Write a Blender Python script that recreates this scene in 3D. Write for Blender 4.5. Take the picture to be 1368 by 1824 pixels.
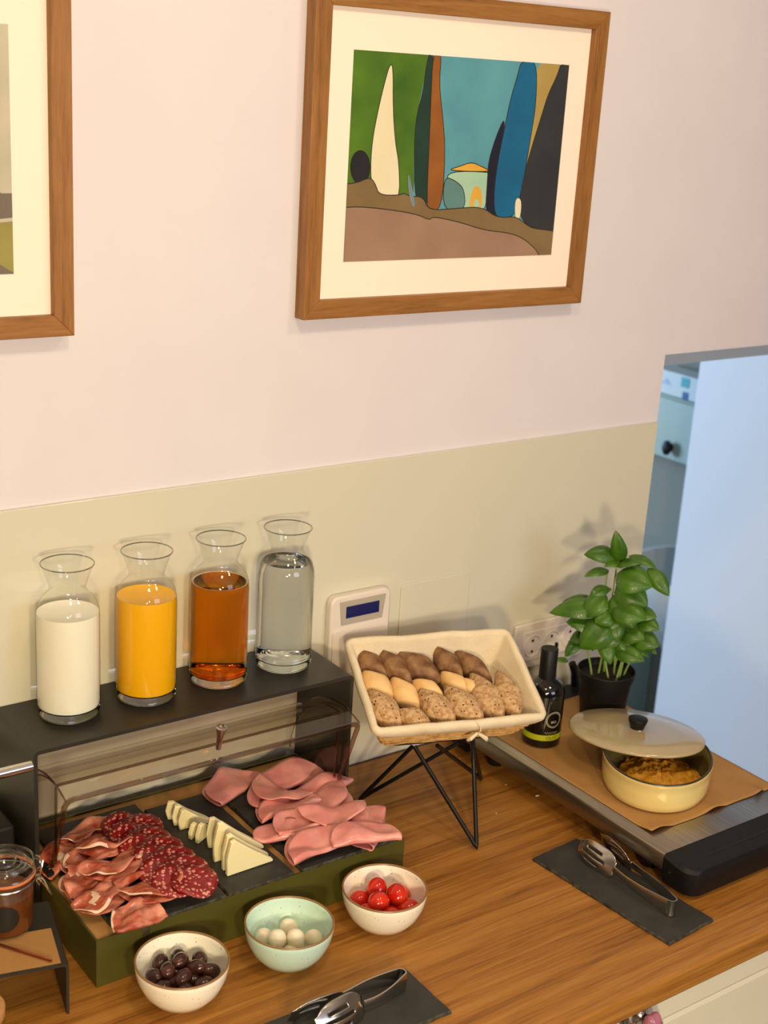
import bpy, bmesh, math, random
from mathutils import Vector, Matrix, Euler, noise
for o in list(bpy.data.objects): bpy.data.objects.remove(o)
sc = bpy.context.scene
COL = sc.collection
PI = math.pi
rnd = random.Random(7)

# ------------------------------------------------------------------ camera
F_PX, YAW, PITCH, ROLL = 2443.47, 0.64136, 0.310436, 0.062565
CAM = Vector((0.0, -1.5, 0.9932))
_f = Vector((math.sin(YAW)*math.cos(PITCH), math.cos(YAW)*math.cos(PITCH), -math.sin(PITCH)))
_r0 = Vector((math.cos(YAW), -math.sin(YAW), 0)); _u0 = _r0.cross(_f)
_r = _r0*math.cos(ROLL) + _u0*math.sin(ROLL); _u = -_r0*math.sin(ROLL) + _u0*math.cos(ROLL)
cd = bpy.data.cameras.new('camera'); co = bpy.data.objects.new('camera', cd); COL.objects.link(co)
m3 = Matrix((_r, _u, -_f)).transposed()
co.matrix_world = Matrix.Translation(CAM) @ m3.to_4x4()
cd.sensor_fit = 'VERTICAL'; cd.sensor_height = 24.0; cd.lens = F_PX*24.0/1824.0
cd.clip_start = 0.05; cd.clip_end = 50
cd.dof.use_dof = True; cd.dof.focus_distance = 1.72; cd.dof.aperture_fstop = 4.2
sc.camera = co
def at(px, py, axis, val):
    """photograph pixel -> the point where its ray meets the plane axis=val"""
    d = _f + _r*((px-684)/F_PX) - _u*((py-912)/F_PX)
    t = (val - CAM[axis])/d[axis]
    return CAM + d*t
def at_plane(px, py, p0, n):
    d = _f + _r*((px-684)/F_PX) - _u*((py-912)/F_PX)
    return CAM + d*((p0-CAM).dot(n)/d.dot(n))

# ------------------------------------------------------------------ world, lights, exposure
w = bpy.data.worlds.new('world'); sc.world = w; w.use_nodes = True
w.node_tree.nodes['Background'].inputs[0].default_value = (0.62, 0.78, 1.0, 1)
w.node_tree.nodes['Background'].inputs[1].default_value = 0.5
sc.view_settings.view_transform = 'Standard'; sc.view_settings.look = 'None'
sc.view_settings.gamma = 1.0; sc.view_settings.use_curve_mapping = False
sc.view_settings.exposure = 0.0
def area(name, loc, target, size, power, color, size_y=None):
    l = bpy.data.lights.new(name, 'AREA'); l.energy = power; l.color = color; l.size = size
    if size_y: l.shape = 'RECTANGLE'; l.size_y = size_y
    o = bpy.data.objects.new(name, l); COL.objects.link(o); o.location = loc
    o.rotation_euler = (Vector(target)-Vector(loc)).to_track_quat('-Z', 'Y').to_euler()
    return o
WARM = (1.0, 0.80, 0.50)
area('wall_lamp_light', (-0.25, -2.15, 0.62), (0.85, -.1, 0.0), 0.15, 22, WARM)
area('second_wall_lamp_light', (0.05, -2.45, 0.92), (0.9, -.1, 0.0), 0.15, 20, WARM)
area('ceiling_lamp_light', (0.55, -0.95, 1.62), (0.75, -0.4, 0), 0.16, 5, WARM)
area('second_ceiling_lamp_light', (1.35, -0.95, 1.62), (1.3, -0.4, 0), 0.16, 4, WARM)
area('room_window_light', (1.3, -3.25, 0.95), (0.9, 0, 0.9), 1.5, 26, (0.80, 0.82, 1.0), 1.0)
area('back_room_window_light', (1.45, 2.85, 0.30), (2.5, 0.6, -0.2), 1.0, 84, (0.47, 0.70, 1.0), 1.1)

# ------------------------------------------------------------------ materials
def lin(c):
    c = c/255.0
    return c/12.92 if c <= 0.04045 else ((c+0.055)/1.055)**2.4
def C(r, g, b): return (lin(r), lin(g), lin(b), 1.0)
M = {}
def pm(name, col, rough=0.5, metal=0.0, coat=0.0, spec=None, sss=0.0, var=None, bump=None, trans=0.0, ior=None):
    """principled material; var=(colour2, scale, lo, hi, stretch) mixes in noise; bump=(scale,strength)"""
    m = bpy.data.materials.new(name); m.use_nodes = True
    nt = m.node_tree; b = nt.nodes['Principled BSDF']
    b.inputs['Base Color'].default_value = col; b.inputs['Roughness'].default_value = rough
    b.inputs['Metallic'].default_value = metal; b.inputs['Coat Weight'].default_value = coat
    b.inputs['Coat Roughness'].default_value = 0.08
    if spec is not None: b.inputs['Specular IOR Level'].default_value = spec
    if ior: b.inputs['IOR'].default_value = ior
    if trans: b.inputs['Transmission Weight'].default_value = trans
    if sss:
        b.inputs['Subsurface Weight'].default_value = sss; b.inputs['Subsurface Radius'].default_value = (0.01, 0.004, 0.003)
        b.inputs['Subsurface Scale'].default_value = 0.5
    tc = nt.nodes.new('ShaderNodeTexCoord'); mp = nt.nodes.new('ShaderNodeMapping')
    nt.links.new(tc.outputs['Object'], mp.inputs['Vector'])
    if var:
        col2, scale, lo, hi = var[:4]
        mp.inputs['Scale'].default_value = var[4] if len(var) > 4 else (1, 1, 1)
        n = nt.nodes.new('ShaderNodeTexNoise'); n.inputs['Scale'].default_value = scale; n.inputs['Detail'].default_value = 5
        nt.links.new(mp.outputs[0], n.inputs['Vector'])
        r = nt.nodes.new('ShaderNodeValToRGB'); r.color_ramp.elements[0].position = lo; r.color_ramp.elements[1].position = hi
        r.color_ramp.elements[0].color = col; r.color_ramp.elements[1].color = col2
        nt.links.new(n.outputs['Fac'], r.inputs['Fac']); nt.links.new(r.outputs[0], b.inputs['Base Color'])
    if bump:
        n2 = nt.nodes.new('ShaderNodeTexNoise'); n2.inputs['Scale'].default_value = bump[0]; n2.inputs['Detail'].default_value = 4
        nt.links.new(mp.outputs[0], n2.inputs['Vector'])
        bp = nt.nodes.new('ShaderNodeBump'); bp.inputs['Strength'].default_value = bump[1]; bp.inputs['Distance'].default_value = 0.002
        nt.links.new(n2.outputs['Fac'], bp.inputs['Height']); nt.links.new(bp.outputs[0], b.inputs['Normal'])
    M[name] = m
    return m
def thin_glass(name, tint, edge=0.55, base=0.045, rough=0.0):
    """thin clear sheet: straight-through transmission with a gloss that grows to the edge"""
    m = bpy.data.materials.new(name); m.use_nodes = True; nt = m.node_tree; nt.nodes.clear()
    out = nt.nodes.new('ShaderNodeOutputMaterial'); mix = nt.nodes.new('ShaderNodeMixShader')
    t = nt.nodes.new('ShaderNodeBsdfTransparent'); t.inputs[0].default_value = tint
    g = nt.nodes.new('ShaderNodeBsdfGlossy'); g.inputs['Roughness'].default_value = rough
    lw = nt.nodes.new('ShaderNodeLayerWeight'); lw.inputs['Blend'].default_value = 0.5
    p = nt.nodes.new('ShaderNodeMath'); p.operation = 'POWER'; p.inputs[1].default_value = 4.0
    mm = nt.nodes.new('ShaderNodeMath'); mm.operation = 'MULTIPLY_ADD'; mm.inputs[1].default_value = edge; mm.inputs[2].default_value = base
    nt.links.new(lw.outputs['Facing'], p.inputs[0]); nt.links.new(p.outputs[0], mm.inputs[0]); nt.links.new(mm.outputs[0], mix.inputs[0])
    nt.links.new(t.outputs[0], mix.inputs[1]); nt.links.new(g.outputs[0], mix.inputs[2]); nt.links.new(mix.outputs[0], out.inputs[0])
    M[name] = m; return m
def solid_glass(name, col, ior, rough=0.0):
    m = bpy.data.materials.new(name); m.use_nodes = True; nt = m.node_tree; nt.nodes.clear()
    out = nt.nodes.new('ShaderNodeOutputMaterial'); g = nt.nodes.new('ShaderNodeBsdfGlass')
    g.inputs['Color'].default_value = col; g.inputs['IOR'].default_value = ior; g.inputs['Roughness'].default_value = rough
    nt.links.new(g.outputs[0], out.inputs[0]); M[name] = m; return m
def spots(name, col, spot, scale, thr, rough=0.5, coat=0.0, col2=None, nscale=30, bump=0.0, sss=0.0):
    """base colour (with optional noise second colour) and scattered voronoi spots"""
    m = pm(name, col, rough, coat=coat, sss=sss); nt = m.node_tree; b = nt.nodes['Principled BSDF']
    tc = nt.nodes.new('ShaderNodeTexCoord')
    nz = nt.nodes.new('ShaderNodeTexNoise'); nz.inputs['Scale'].default_value = scale*0.8; nt.links.new(tc.outputs['Object'], nz.inputs['Vector'])
    ad = nt.nodes.new('ShaderNodeVectorMath'); ad.operation = 'MULTIPLY_ADD'; ad.inputs[1].default_value = (1.2/scale,)*3
    nt.links.new(nz.outputs['Color'], ad.inputs[0]); nt.links.new(tc.outputs['Object'], ad.inputs[2])
    v = nt.nodes.new('ShaderNodeTexVoronoi'); v.inputs['Scale'].default_value = scale; nt.links.new(ad.outputs[0], v.inputs['Vector'])
    r = nt.nodes.new('ShaderNodeValToRGB'); r.color_ramp.elements[0].position = thr*0.75; r.color_ramp.elements[1].position = thr
    r.color_ramp.elements[0].color = (1, 1, 1, 1); r.color_ramp.elements[1].color = (0, 0, 0, 1)
    nt.links.new(v.outputs['Distance'], r.inputs['Fac'])
    mx = nt.nodes.new('ShaderNodeMix'); mx.data_type = 'RGBA'
    nt.links.new(r.outputs[0], mx.inputs[0]); mx.inputs[6].default_value = col; mx.inputs[7].default_value = spot
    if col2:
        n2 = nt.nodes.new('ShaderNodeTexNoise'); n2.inputs['Scale'].default_value = nscale; n2.inputs['Detail'].default_value = 6
        nt.links.new(tc.outputs['Object'], n2.inputs['Vector'])
        r2 = nt.nodes.new('ShaderNodeValToRGB'); r2.color_ramp.elements[0].position = .38; r2.color_ramp.elements[1].position = .62
        r2.color_ramp.elements[0].color = col; r2.color_ramp.elements[1].color = col2
        nt.links.new(n2.outputs['Fac'], r2.inputs[0]); nt.links.new(r2.outputs[0], mx.inputs[6])
        if bump:
            bp = nt.nodes.new('ShaderNodeBump'); bp.inputs['Strength'].default_value = bump; bp.inputs['Distance'].default_value = .002
            nt.links.new(n2.outputs['Fac'], bp.inputs['Height']); nt.links.new(bp.outputs[0], b.inputs['Normal'])
    nt.links.new(mx.outputs[2], b.inputs['Base Color'])
    return m
def wood(name, dark, mid, light, rough, stretch, scale=1.0, coat=0.0, spec=0.5):
    m = pm(name, mid, rough, coat=coat, spec=spec); nt = m.node_tree; b = nt.nodes['Principled BSDF']
    tc = nt.nodes.new('ShaderNodeTexCoord'); mp = nt.nodes.new('ShaderNodeMapping'); mp.inputs['Scale'].default_value = stretch
    nt.links.new(tc.outputs['Object'], mp.inputs[0])
    n1 = nt.nodes.new('ShaderNodeTexNoise'); n1.inputs['Scale'].default_value = 1.6*scale; n1.inputs['Detail'].default_value = 8; n1.inputs['Distortion'].default_value = 0.9
    n2 = nt.nodes.new('ShaderNodeTexNoise'); n2.inputs['Scale'].default_value = 9*scale; n2.inputs['Detail'].default_value = 6
    nt.links.new(mp.outputs[0], n1.inputs['Vector']); nt.links.new(mp.outputs[0], n2.inputs['Vector'])
    a = nt.nodes.new('ShaderNodeMath'); a.operation = 'MULTIPLY_ADD'; a.inputs[1].default_value = 0.4
    h = nt.nodes.new('ShaderNodeMath'); h.operation = 'MULTIPLY'; h.inputs[1].default_value = 0.6
    nt.links.new(n1.outputs['Fac'], h.inputs[0]); nt.links.new(n2.outputs['Fac'], a.inputs[0]); nt.links.new(h.outputs[0], a.inputs[2])
    r = nt.nodes.new('ShaderNodeValToRGB'); r.color_ramp.elements[0].position = .34; r.color_ramp.elements[1].position = .66
    r.color_ramp.elements[0].color = dark; r.color_ramp.elements[1].color = light
    e = r.color_ramp.elements.new(.48); e.color = mid
    nt.links.new(a.outputs[0], r.inputs[0]); nt.links.new(r.outputs[0], b.inputs['Base Color'])
    bp = nt.nodes.new('ShaderNodeBump'); bp.inputs['Strength'].default_value = .12; bp.inputs['Distance'].default_value = .001
    nt.links.new(n2.outputs['Fac'], bp.inputs['Height']); nt.links.new(bp.outputs[0], b.inputs['Normal'])
    return m

pm('room_paint', C(150, 140, 130), .85)
pm('plaster', C(224, 219, 227), .85, var=(C(220, 214, 222), 6, .3, .7), bump=(220, .05))
pm('ceiling_paint', C(225, 220, 215), .9)
pm('floor_tile', C(112, 98, 84), .5, var=(C(96, 84, 70), 4, .3, .7))
pm('glass_panel', C(214, 211, 194), .06, coat=.4)
pm('white_plastic', C(226, 216, 208), .35); pm('grey_plastic', C(176, 168, 156), .4); pm('hole_dark', C(25, 22, 20), .6)
pm('lcd_blue', C(8, 18, 92), .15)
pm('cream_paint', C(226, 220, 198), .4); pm('door_white', C(230, 232, 236), .6); pm('grey_frame', C(176, 188, 206), .6)
pm('back_wall_grey', C(140, 136, 122), .8); pm('cabinet_mint', C(168, 180, 166), .45); pm('box_white', C(205, 208, 204), .5)
pm('box_blue', C(30, 80, 140), .5); pm('box_green', C(60, 160, 160), .5)
wood('oak_top', C(118, 72, 22), C(154, 101, 38), C(178, 126, 58), .42, (1.5, 34, 34), 1.0, spec=.4)
wood('frame_wood', C(140, 88, 42), C(164, 108, 56), C(182, 126, 70), .45, (14, 14, 14), 1.0, spec=.3)
wood('frame_wood_x', C(124, 82, 40), C(146, 100, 52), C(162, 114, 62), .45, (3, 40, 40), 1.0, spec=.3)
wood('frame_wood_z', C(124, 82, 40), C(146, 100, 52), C(162, 114, 62), .45, (40, 40, 3), 1.0, spec=.3)
pm('mat_board', C(250, 234, 220), .85, bump=(400, .05))
pm('black_metal', C(44, 41, 36), .42, spec=.4); pm('olive_metal', C(74, 72, 28), .42, spec=.4); pm('black_rod', C(16, 15, 15), .3)
pm('kraft', C(176, 132, 76), .75, var=(C(160, 116, 62), 14, .3, .7), bump=(300, .1))
pm('slate', C(38, 38, 36), .62, var=(C(52, 51, 47), 26, .35, .7), bump=(90, .35))
pm('slate_edge', C(70, 66, 56), .8, var=(C(30, 30, 28), 120, .35, .6), bump=(140, .8))
pm('steel', C(190, 186, 178), .22, metal=1); pm('brushed_steel', C(168, 160, 146), .34, metal=1, var=(C(150, 142, 128), 6, .3, .7, (40, 1, 40)))
pm('chrome', C(225, 222, 216), .08, metal=1); pm('copper', C(190, 110, 80), .25, metal=1)
pm('black_plastic', C(16, 16, 17), .48, spec=.3); pm('black_glass', C(8, 8, 7), .08, coat=.5); pm('label_yellow', C(170, 178, 20), .5); pm('label_print', C(190, 186, 160), .5)
thin_glass('clear_glass', (.97, .98, .97, 1)); thin_glass('glass_rim', (.55, .56, .52, 1), .9, .25); thin_glass('smoke_acrylic', (.91, .87, .82, 1), .5, .05)
thin_glass('smoke_edge', (.62, .52, .44, 1), .35, .10)
solid_glass('thick_glass', (.96, .98, .96, 1), 1.45); solid_glass('water', (.98, .99, .99, 1), 1.33); solid_glass('iced_tea', (.91, .58, .11, 1), 1.25)
pm('milk', C(246, 242, 226), .3, sss=.25); pm('orange_juice', C(244, 180, 4), .35, sss=.15); pm('foam', C(190, 160, 130), .5)
spots('cream_glaze', C(244, 240, 224), C(168, 150, 112), 190, .13, .22, coat=.4)
spots('celadon_glaze', C(196, 226, 214), C(150, 160, 125), 190, .12, .22, coat=.4); pm('brown_rim', C(140, 104, 62), .35)
pm('olive_fruit', C(46, 22, 18), .22, var=(C(84, 48, 40), 40, .35, .7)); pm('mozzarella', C(250, 236, 212), .35, sss=.3); pm('tomato', C(184, 24, 8), .14, coat=.3, sss=.08, var=(C(215, 52, 18), 30, .4, .7))
pm('tomato_stem', C(60, 90, 30), .6); pm('brine', C(160, 170, 150), .05); thin_glass('bowl_water', (.95, .96, .94, 1), .5, .03)
spots('salami', C(140, 20, 24), C(210, 144, 132), 190, .40, .38, coat=.2, col2=C(116, 12, 20), nscale=120, bump=.25)
pm('prosciutto', C(160, 66, 40), .36, coat=.2, var=(C(222, 150, 126), 46, .38, .70, (1, 2.4, 1)), bump=(90, .2))
pm('prosciutto_fat', C(232, 196, 172), .35, sss=.2)
pm('ham', C(214, 132, 128), .36, coat=.2, var=(C(232, 164, 156), 34, .36, .7), bump=(70, .08)); pm('ham_rind', C(232, 166, 144), .4)
pm('cheese', C(246, 236, 188), .42, sss=.15, bump=(160, .12)); pm('cheese_rind', C(214, 176, 120), .6)
pm('linen', C(232, 218, 190), .9, var=(C(222, 206, 176), 40, .3, .7), bump=(420, .35)); wood('wicker', C(150, 104, 50), C(205, 160, 96), C(226, 190, 128), .6, (30, 30, 30))
pm('rye_crust', C(104, 64, 32), .65, var=(C(164, 126, 86), 55, .42, .72), bump=(130, .5))
pm('pale_crust', C(236, 198, 140), .6, var=(C(224, 178, 112), 30, .35, .7), bump=(80, .2))
spots('seeded_crust', C(168, 126, 82), C(40, 26, 16), 150, .20, .75, col2=C(206, 172, 128), nscale=160, bump=.7)
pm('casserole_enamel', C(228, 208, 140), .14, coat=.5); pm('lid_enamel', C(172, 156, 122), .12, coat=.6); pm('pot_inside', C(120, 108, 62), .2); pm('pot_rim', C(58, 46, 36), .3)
pm('egg', C(214, 138, 14), .5, var=(C(240, 184, 64), 90, .38, .64), bump=(120, .5))
pm('leaf', C(46, 86, 8), .42, coat=.05, var=(C(76, 120, 22), 30, .3, .75), bump=(160, .2)); pm('stem_green', C(140, 168, 84), .5); pm('soil', C(38, 26, 18), .9, bump=(200, .9))
pm('jam', C(96, 48, 18), .25, coat=.3); pm('jar_label', C(22, 24, 20), .45); pm('rubber_orange', C(214, 124, 76), .5); pm('cork', C(178, 130, 80), .85, bump=(180, .6))
pm('pink_glass', C(168, 104, 128), .08, coat=.6)
pm('crumb', C(230, 210, 180), .8)

# ------------------------------------------------------------------ geometry helpers
def wmat(o):
    m = Matrix.LocRotScale(o.location, o.rotation_euler, o.scale)
    return wmat(o.parent) @ m if o.parent else m
class G:
    def __init__(s): s.v = []; s.f = []; s.mi = []
    def add(s, vs, fs, mi=0):
        k = len(s.v); s.v += [Vector(x) for x in vs]; s.f += [tuple(i+k for i in f) for f in fs]; s.mi += [mi]*len(fs); return s
    def box(s, x0, x1, y0, y1, z0, z1, mi=0):
        vs = [(x, y, z) for z in (z0, z1) for y in (y0, y1) for x in (x0, x1)]
        return s.add(vs, [(0, 2, 3, 1), (4, 5, 7, 6), (0, 1, 5, 4), (2, 6, 7, 3), (0, 4, 6, 2), (1, 3, 7, 5)], mi)
    def prism(s, poly, z0, z1, mi=0):
        n = len(poly)
        vs = [(x, y, z0) for x, y in poly] + [(x, y, z1) for x, y in poly]
        return s.add(vs, [tuple(range(n-1, -1, -1)), tuple(range(n, 2*n))] + [(i, (i+1) % n, n+(i+1) % n, n+i) for i in range(n)], mi)
    def lathe(s, prof, c=(0, 0, 0), n=40, mi=0, sx=1, sy=1):
        """prof: list of (r,z); r==0 ends become poles"""
        c = Vector(c); rings = []; k = len(s.v)
        for r, z in prof:
            if r < 1e-7: rings.append([len(s.v)]); s.v.append(c+Vector((0, 0, z)))
            else:
                rings.append(list(range(len(s.v), len(s.v)+n)))
                s.v += [c+Vector((r*sx*math.cos(2*PI*i/n), r*sy*math.sin(2*PI*i/n), z)) for i in range(n)]
        for a, b in zip(rings, rings[1:]):
            for i in range(n):
                j = (i+1) % n
                if len(a) == 1 and len(b) == 1: continue
                if len(a) == 1: f = (a[0], b[j], b[i])
                elif len(b) == 1: f = (a[i], a[j], b[0])
                else: f = (a[i], a[j], b[j], b[i])
                s.f.append(f); s.mi.append(mi)
        return s
    def tube(s, pts, r, n=8, closed=False, mi=0):
        pts = [Vector(p) for p in pts]; N = len(pts); rings = []
        rr = r if isinstance(r, (list, tuple)) else [r]*N
        prev = None
        for i, p in enumerate(pts):
            if closed: t = pts[(i+1) % N]-pts[i-1]
            else: t = pts[min(i+1, N-1)]-pts[max(i-1, 0)]
            t.normalize()
            if prev is None: a = t.orthogonal().normalized()
            else:
                a = prev - t*prev.dot(t); a = a.normalized() if a.length > 1e-6 else t.orthogonal().normalized()
            prev = a; b = t.cross(a)
            rings.append(list(range(len(s.v), len(s.v)+n)))
            s.v += [p+(a*math.cos(2*PI*k/n)+b*math.sin(2*PI*k/n))*rr[i] for k in range(n)]
        pairs = list(zip(rings, rings[1:])) + ([(rings[-1], rings[0])] if closed else [])
        for A, B in pairs:
            for k in range(n): s.f.append((A[k], A[(k+1) % n], B[(k+1) % n], B[k])); s.mi.append(mi)
        if not closed:
            s.f.append(tuple(reversed(rings[0]))); s.f.append(tuple(rings[-1])); s.mi += [mi, mi]
        return s
    def grid(s, fn, nu, nv, mi=None, skip=None, closed_u=False):
        k = len(s.v)
        for i in range(nu+1):
            for j in range(nv+1): s.v.append(Vector(fn(i/nu, j/nv)))
        for i in range(nu):
            for j in range(nv):
                if skip and skip((i+.5)/nu, (j+.5)/nv): continue
                a = k+i*(nv+1)+j
                s.f.append((a, a+1, a+nv+2, a+nv+1)); s.mi.append(mi((i+.5)/nu, (j+.5)/nv) if mi else 0)
        return s
    def build(s, name, mats, parent=None, local=False, bevel=0, seg=2, sharp=35, solid=0, smooth=True, sub=0, offset=0):
        me = bpy.data.meshes.new(name); me.from_pydata(s.v, [], s.f)
        for m in (mats if isinstance(mats, (list, tuple)) else [mats]): me.materials.append(M[m])
        if any(s.mi): me.polygons.foreach_set('material_index', s.mi)
        bm = bmesh.new(); bm.from_mesh(me); bmesh.ops.recalc_face_normals(bm, faces=bm.faces); bm.to_mesh(me); bm.free()
        if smooth:
            me.shade_smooth()
            if sharp and not sub: me.set_sharp_from_angle(angle=math.radians(sharp))
        o = bpy.data.objects.new(name, me); COL.objects.link(o)
        if parent:
            if not local: me.transform(wmat(parent).inverted())
            o.parent = parent
        if solid:
            md = o.modifiers.new('solid', 'SOLIDIFY'); md.thickness = solid; md.offset = offset
        if bevel:
            md = o.modifiers.new('bevel', 'BEVEL'); md.width = bevel; md.segments = seg; md.limit_method = 'ANGLE'; md.angle_limit = math.radians(40)
        if sub:
            md = o.modifiers.new('sub', 'SUBSURF'); md.levels = sub; md.render_levels = sub
        return o
def tag(o, label, cat, group=None):
    o['label'] = label; o['category'] = cat
    if group: o['group'] = group
    return o
def struct(o): o['kind'] = 'structure'; return o
def thing(name, label, cat, loc=(0, 0, 0), rotz=0, group=None, rot=None):
    o = bpy.data.objects.new(name, None); COL.objects.link(o); o.location = loc
    o.rotation_euler = rot if rot is not None else (0, 0, rotz); o.empty_display_size = .02
    return tag(o, label, cat, group)
def recenter(o):
    """put the origin of a single-mesh thing at the bottom centre of its mesh"""
    vs = [v.co for v in o.data.vertices]
    c = Vector(((min(v.x for v in vs)+max(v.x for v in vs))/2, (min(v.y for v in vs)+max(v.y for v in vs))/2, min(v.z for v in vs)))
    o.data.transform(Matrix.Translation(-c)); o.location = c
    return o
def copy_tree(o, parent=None):
    c = o.copy(); COL.objects.link(c); c.parent = parent
    for ch in list(o.children): copy_tree(ch, c)
    return c
def nz(x, y=0, z=0, s=0): return noise.noise(Vector((x+s*13.7, y-s*7.1, z+s*3.3)))

# ------------------------------------------------------------------ the room
FL, CE = -0.9, 1.7
OX0, OX1, OZ = 1.667, 2.62, 0.584       # doorway in the wall behind the counter
g = G()
g.box(-1.7, OX0, 0, .10, FL, CE); g.box(OX0, OX1, 0, .10, OZ, CE); g.box(OX1, 3.3, 0, .10, FL, CE)
struct(g.build('wall_back', 'plaster', smooth=False))
struct(G().box(-1.8, 3.4, -3.4, 3.2, FL-.06, FL).build('floor', 'floor_tile', smooth=False))
struct(G().box(-1.8, 3.4, -3.4, 3.2, CE, CE+.06).build('ceiling', 'ceiling_paint', smooth=False))
struct(G().box(-1.8, -1.7, -3.4, .10, FL, CE).build('wall_left', 'room_paint', smooth=False))
struct(G().box(3.2, 3.3, -3.4, 0, FL, CE).build('wall_right', 'room_paint', smooth=False))
struct(G().box(-1.7, 3.2, -3.4, -3.3, FL, CE).build('wall_front', 'room_paint', smooth=False))
# header of the door frame on the far side of the wall
struct(G().box(OX0-.06, OX1+.06, .10, .118, OZ-.046, OZ+.05).build('trim_1', 'grey_frame', smooth=False))
# back room
struct(G().box(3.0, 3.1, .10, 3.1, FL, CE).build('wall_back_room_right', 'back_wall_grey', smooth=False))
struct(G().box(.5, 3.1, 3.0, 3.1, FL, CE).build('wall_back_room_far', 'back_wall_grey', smooth=False))
struct(G().box(.4, .5, .10, 3.1, FL, CE).build('wall_back_room_left', 'back_wall_grey', smooth=False))
dl = G().box(2.60, 2.64, .13, .725, FL+.01, OZ+.52).build('door_1', 'door_white', bevel=.003)
struct(dl)
G().tube([(2.642, .665, .12), (2.675, .665, .12), (2.675, .60, .12), (2.675, .55, .12)], .008, 10).build('door_handle', 'steel', dl)
# glass splashback on the wall
gp = tag(G().box(-1.2, 1.664, -.006, -.0005, 0.0005, .4735).build('glass_splashback', 'glass_panel', bevel=.0012), 'pale greenish glossy glass splashback panel along the wall above the counter', 'splashback')
recenter(gp)

# ------------------------------------------------------------------ counter and base cabinets
ct = tag(G().box(-1.2, 1.60, -.62, -.0065, -.032, 0).build('countertop', 'oak_top', bevel=.004, seg=3), 'oak wood countertop carrying the whole breakfast buffet', 'countertop')
def base_cabinet(x0, x1, label, knob_left):
    r = thing('base_cabinet', label, 'cabinet', ((x0+x1)/2, -.30, FL))
    G().box(x0, x1, -.585, -.02, FL, -.0325).build('body', 'cream_paint', r, bevel=.002)
    # framed door: outer frame, step moulding, recessed panel
    dx0, dx1, dz0, dz1, y = x0+.003, x1-.003, FL+.10, -.040, -.605
    g = G()
    fw = .034
    g.box(dx0, dx0+fw, y, -.5855, dz0, dz1); g.box(dx1-fw, dx1, y, -.5855, dz0, dz1)
    g.box(dx0+fw, dx1-fw, y, -.5855, dz1-fw, dz1); g.box(dx0+fw, dx1-fw, y, -.5855, dz0, dz0+fw)
    d = g.build('door', 'cream_paint', r, bevel=.0015)
    a = fw+.020
    g = G()
    def ring(i0, y0, i1, y1):
        P = [(dx0+i0, y0, dz0+i0), (dx1-i0, y0, dz0+i0), (dx1-i0, y0, dz1-i0), (dx0+i0, y0, dz1-i0)]
        Q = [(dx0+i1, y1, dz0+i1), (dx1-i1, y1, dz0+i1), (dx1-i1, y1, dz1-i1), (dx0+i1, y1, dz1-i1)]
        g.add(P+Q, [(i, (i+1) % 4, 4+(i+1) % 4, 4+i) for i in range(4)])
    ring(fw-.001, y+.001, fw+.008, y+.006); ring(fw+.008, y+.006, fw+.014, y+.004); ring(fw+.014, y+.004, a, y+.012)
    g.build('moulding', 'cream_paint', d, sharp=20)
    G().box(dx0+a-.002, dx1-a+.002, y+.011, -.5856, dz0+a-.002, dz1-a+.002).build('panel', 'cream_paint', d)
    kx = dx0+.016 if knob_left else dx1-.013; kz = -.049
    k = G()
    k.lathe([(0, 0), (.013, 0), (.013, .002), (.0085, .004), (.006, .008), (.0075, .012)], (0, 0, 0), 20)
    k.v = [Vector((kx+v.x, y-v.z, kz+v.y)) for v in k.v]
    kb = k.build('knob_base', 'steel', d)
    k = G()
    n, mrow = 30, 12
    def kf(u, v):
        th = 2*PI*u; ph = PI*v; rr = .0145*(1+.10*math.cos(6*th)*math.sin(ph))
        return (kx+rr*math.sin(ph)*math.cos(th), y-.011-.010*(1-math.cos(ph)), kz+rr*math.sin(ph)*math.sin(th))
    k.grid(kf, n, mrow).build('knob', 'pink_glass', d)
base_cabinet(1.0715, 1.58, 'cream base cabinet with a pink glass knob on its left side under the counter end', True)
base_cabinet(.52, 1.0685, 'cream base cabinet with its door knob at the right, under the counter beside the other', False)

# ------------------------------------------------------------------ pictures
def ribbon(g, pts, wd, y, mi):
    n = len(pts)
    for i in range(n):
        a = Vector(pts[i]); b = Vector(pts[(i+1) % n]); t = b-a
        if t.length < 1e-6: continue
        t.normalize(); p = Vector((-t.y, t.x))*wd/2; e = t*wd*.3
        q = [a-e+p, b+e+p, b+e-p, a-e-p]
        g.add([(v.x, y, v.y) for v in q], [(0, 1, 2, 3)], mi)
def picture(label, x0, x1, z0, z1, art):
    fw, dp = .0245, .022
    r = thing('framed_picture', label, 'picture', ((x0+x1)/2, 0, z0))
    sides = [('x', [(x0, z0), (x1, z0), (x1-fw, z0+fw), (x0+fw, z0+fw)]), ('z', [(x1, z0), (x1, z1), (x1-fw, z1-fw), (x1-fw, z0+fw)]),
             ('x', [(x1, z1), (x0, z1), (x0+fw, z1-fw), (x1-fw, z1-fw)]), ('z', [(x0, z1), (x0, z0), (x0+fw, z0+fw), (x0+fw, z1-fw)])]
    for ax, q in sides:
        n = 4; vs = [(x, -.001, z) for x, z in q] + [(x, -dp, z) for x, z in q]
        G().add(vs, [(3, 2, 1, 0), (4, 5, 6, 7)]+[(i, (i+1) % n, n+(i+1) % n, n+i) for i in range(n)]).build('frame_bar', 'frame_wood_'+ax, r, bevel=.0008)
    G().box(x0+.012, x1-.012, -.012, -.003, z0+.012, z1-.012).build('mat_board', 'mat_board', r, smooth=False)
    art(r)
    return r
def paint(name, col, col2, sc_=14): pm(name, col, .8, var=(col2, sc_, .3, .72))
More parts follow.
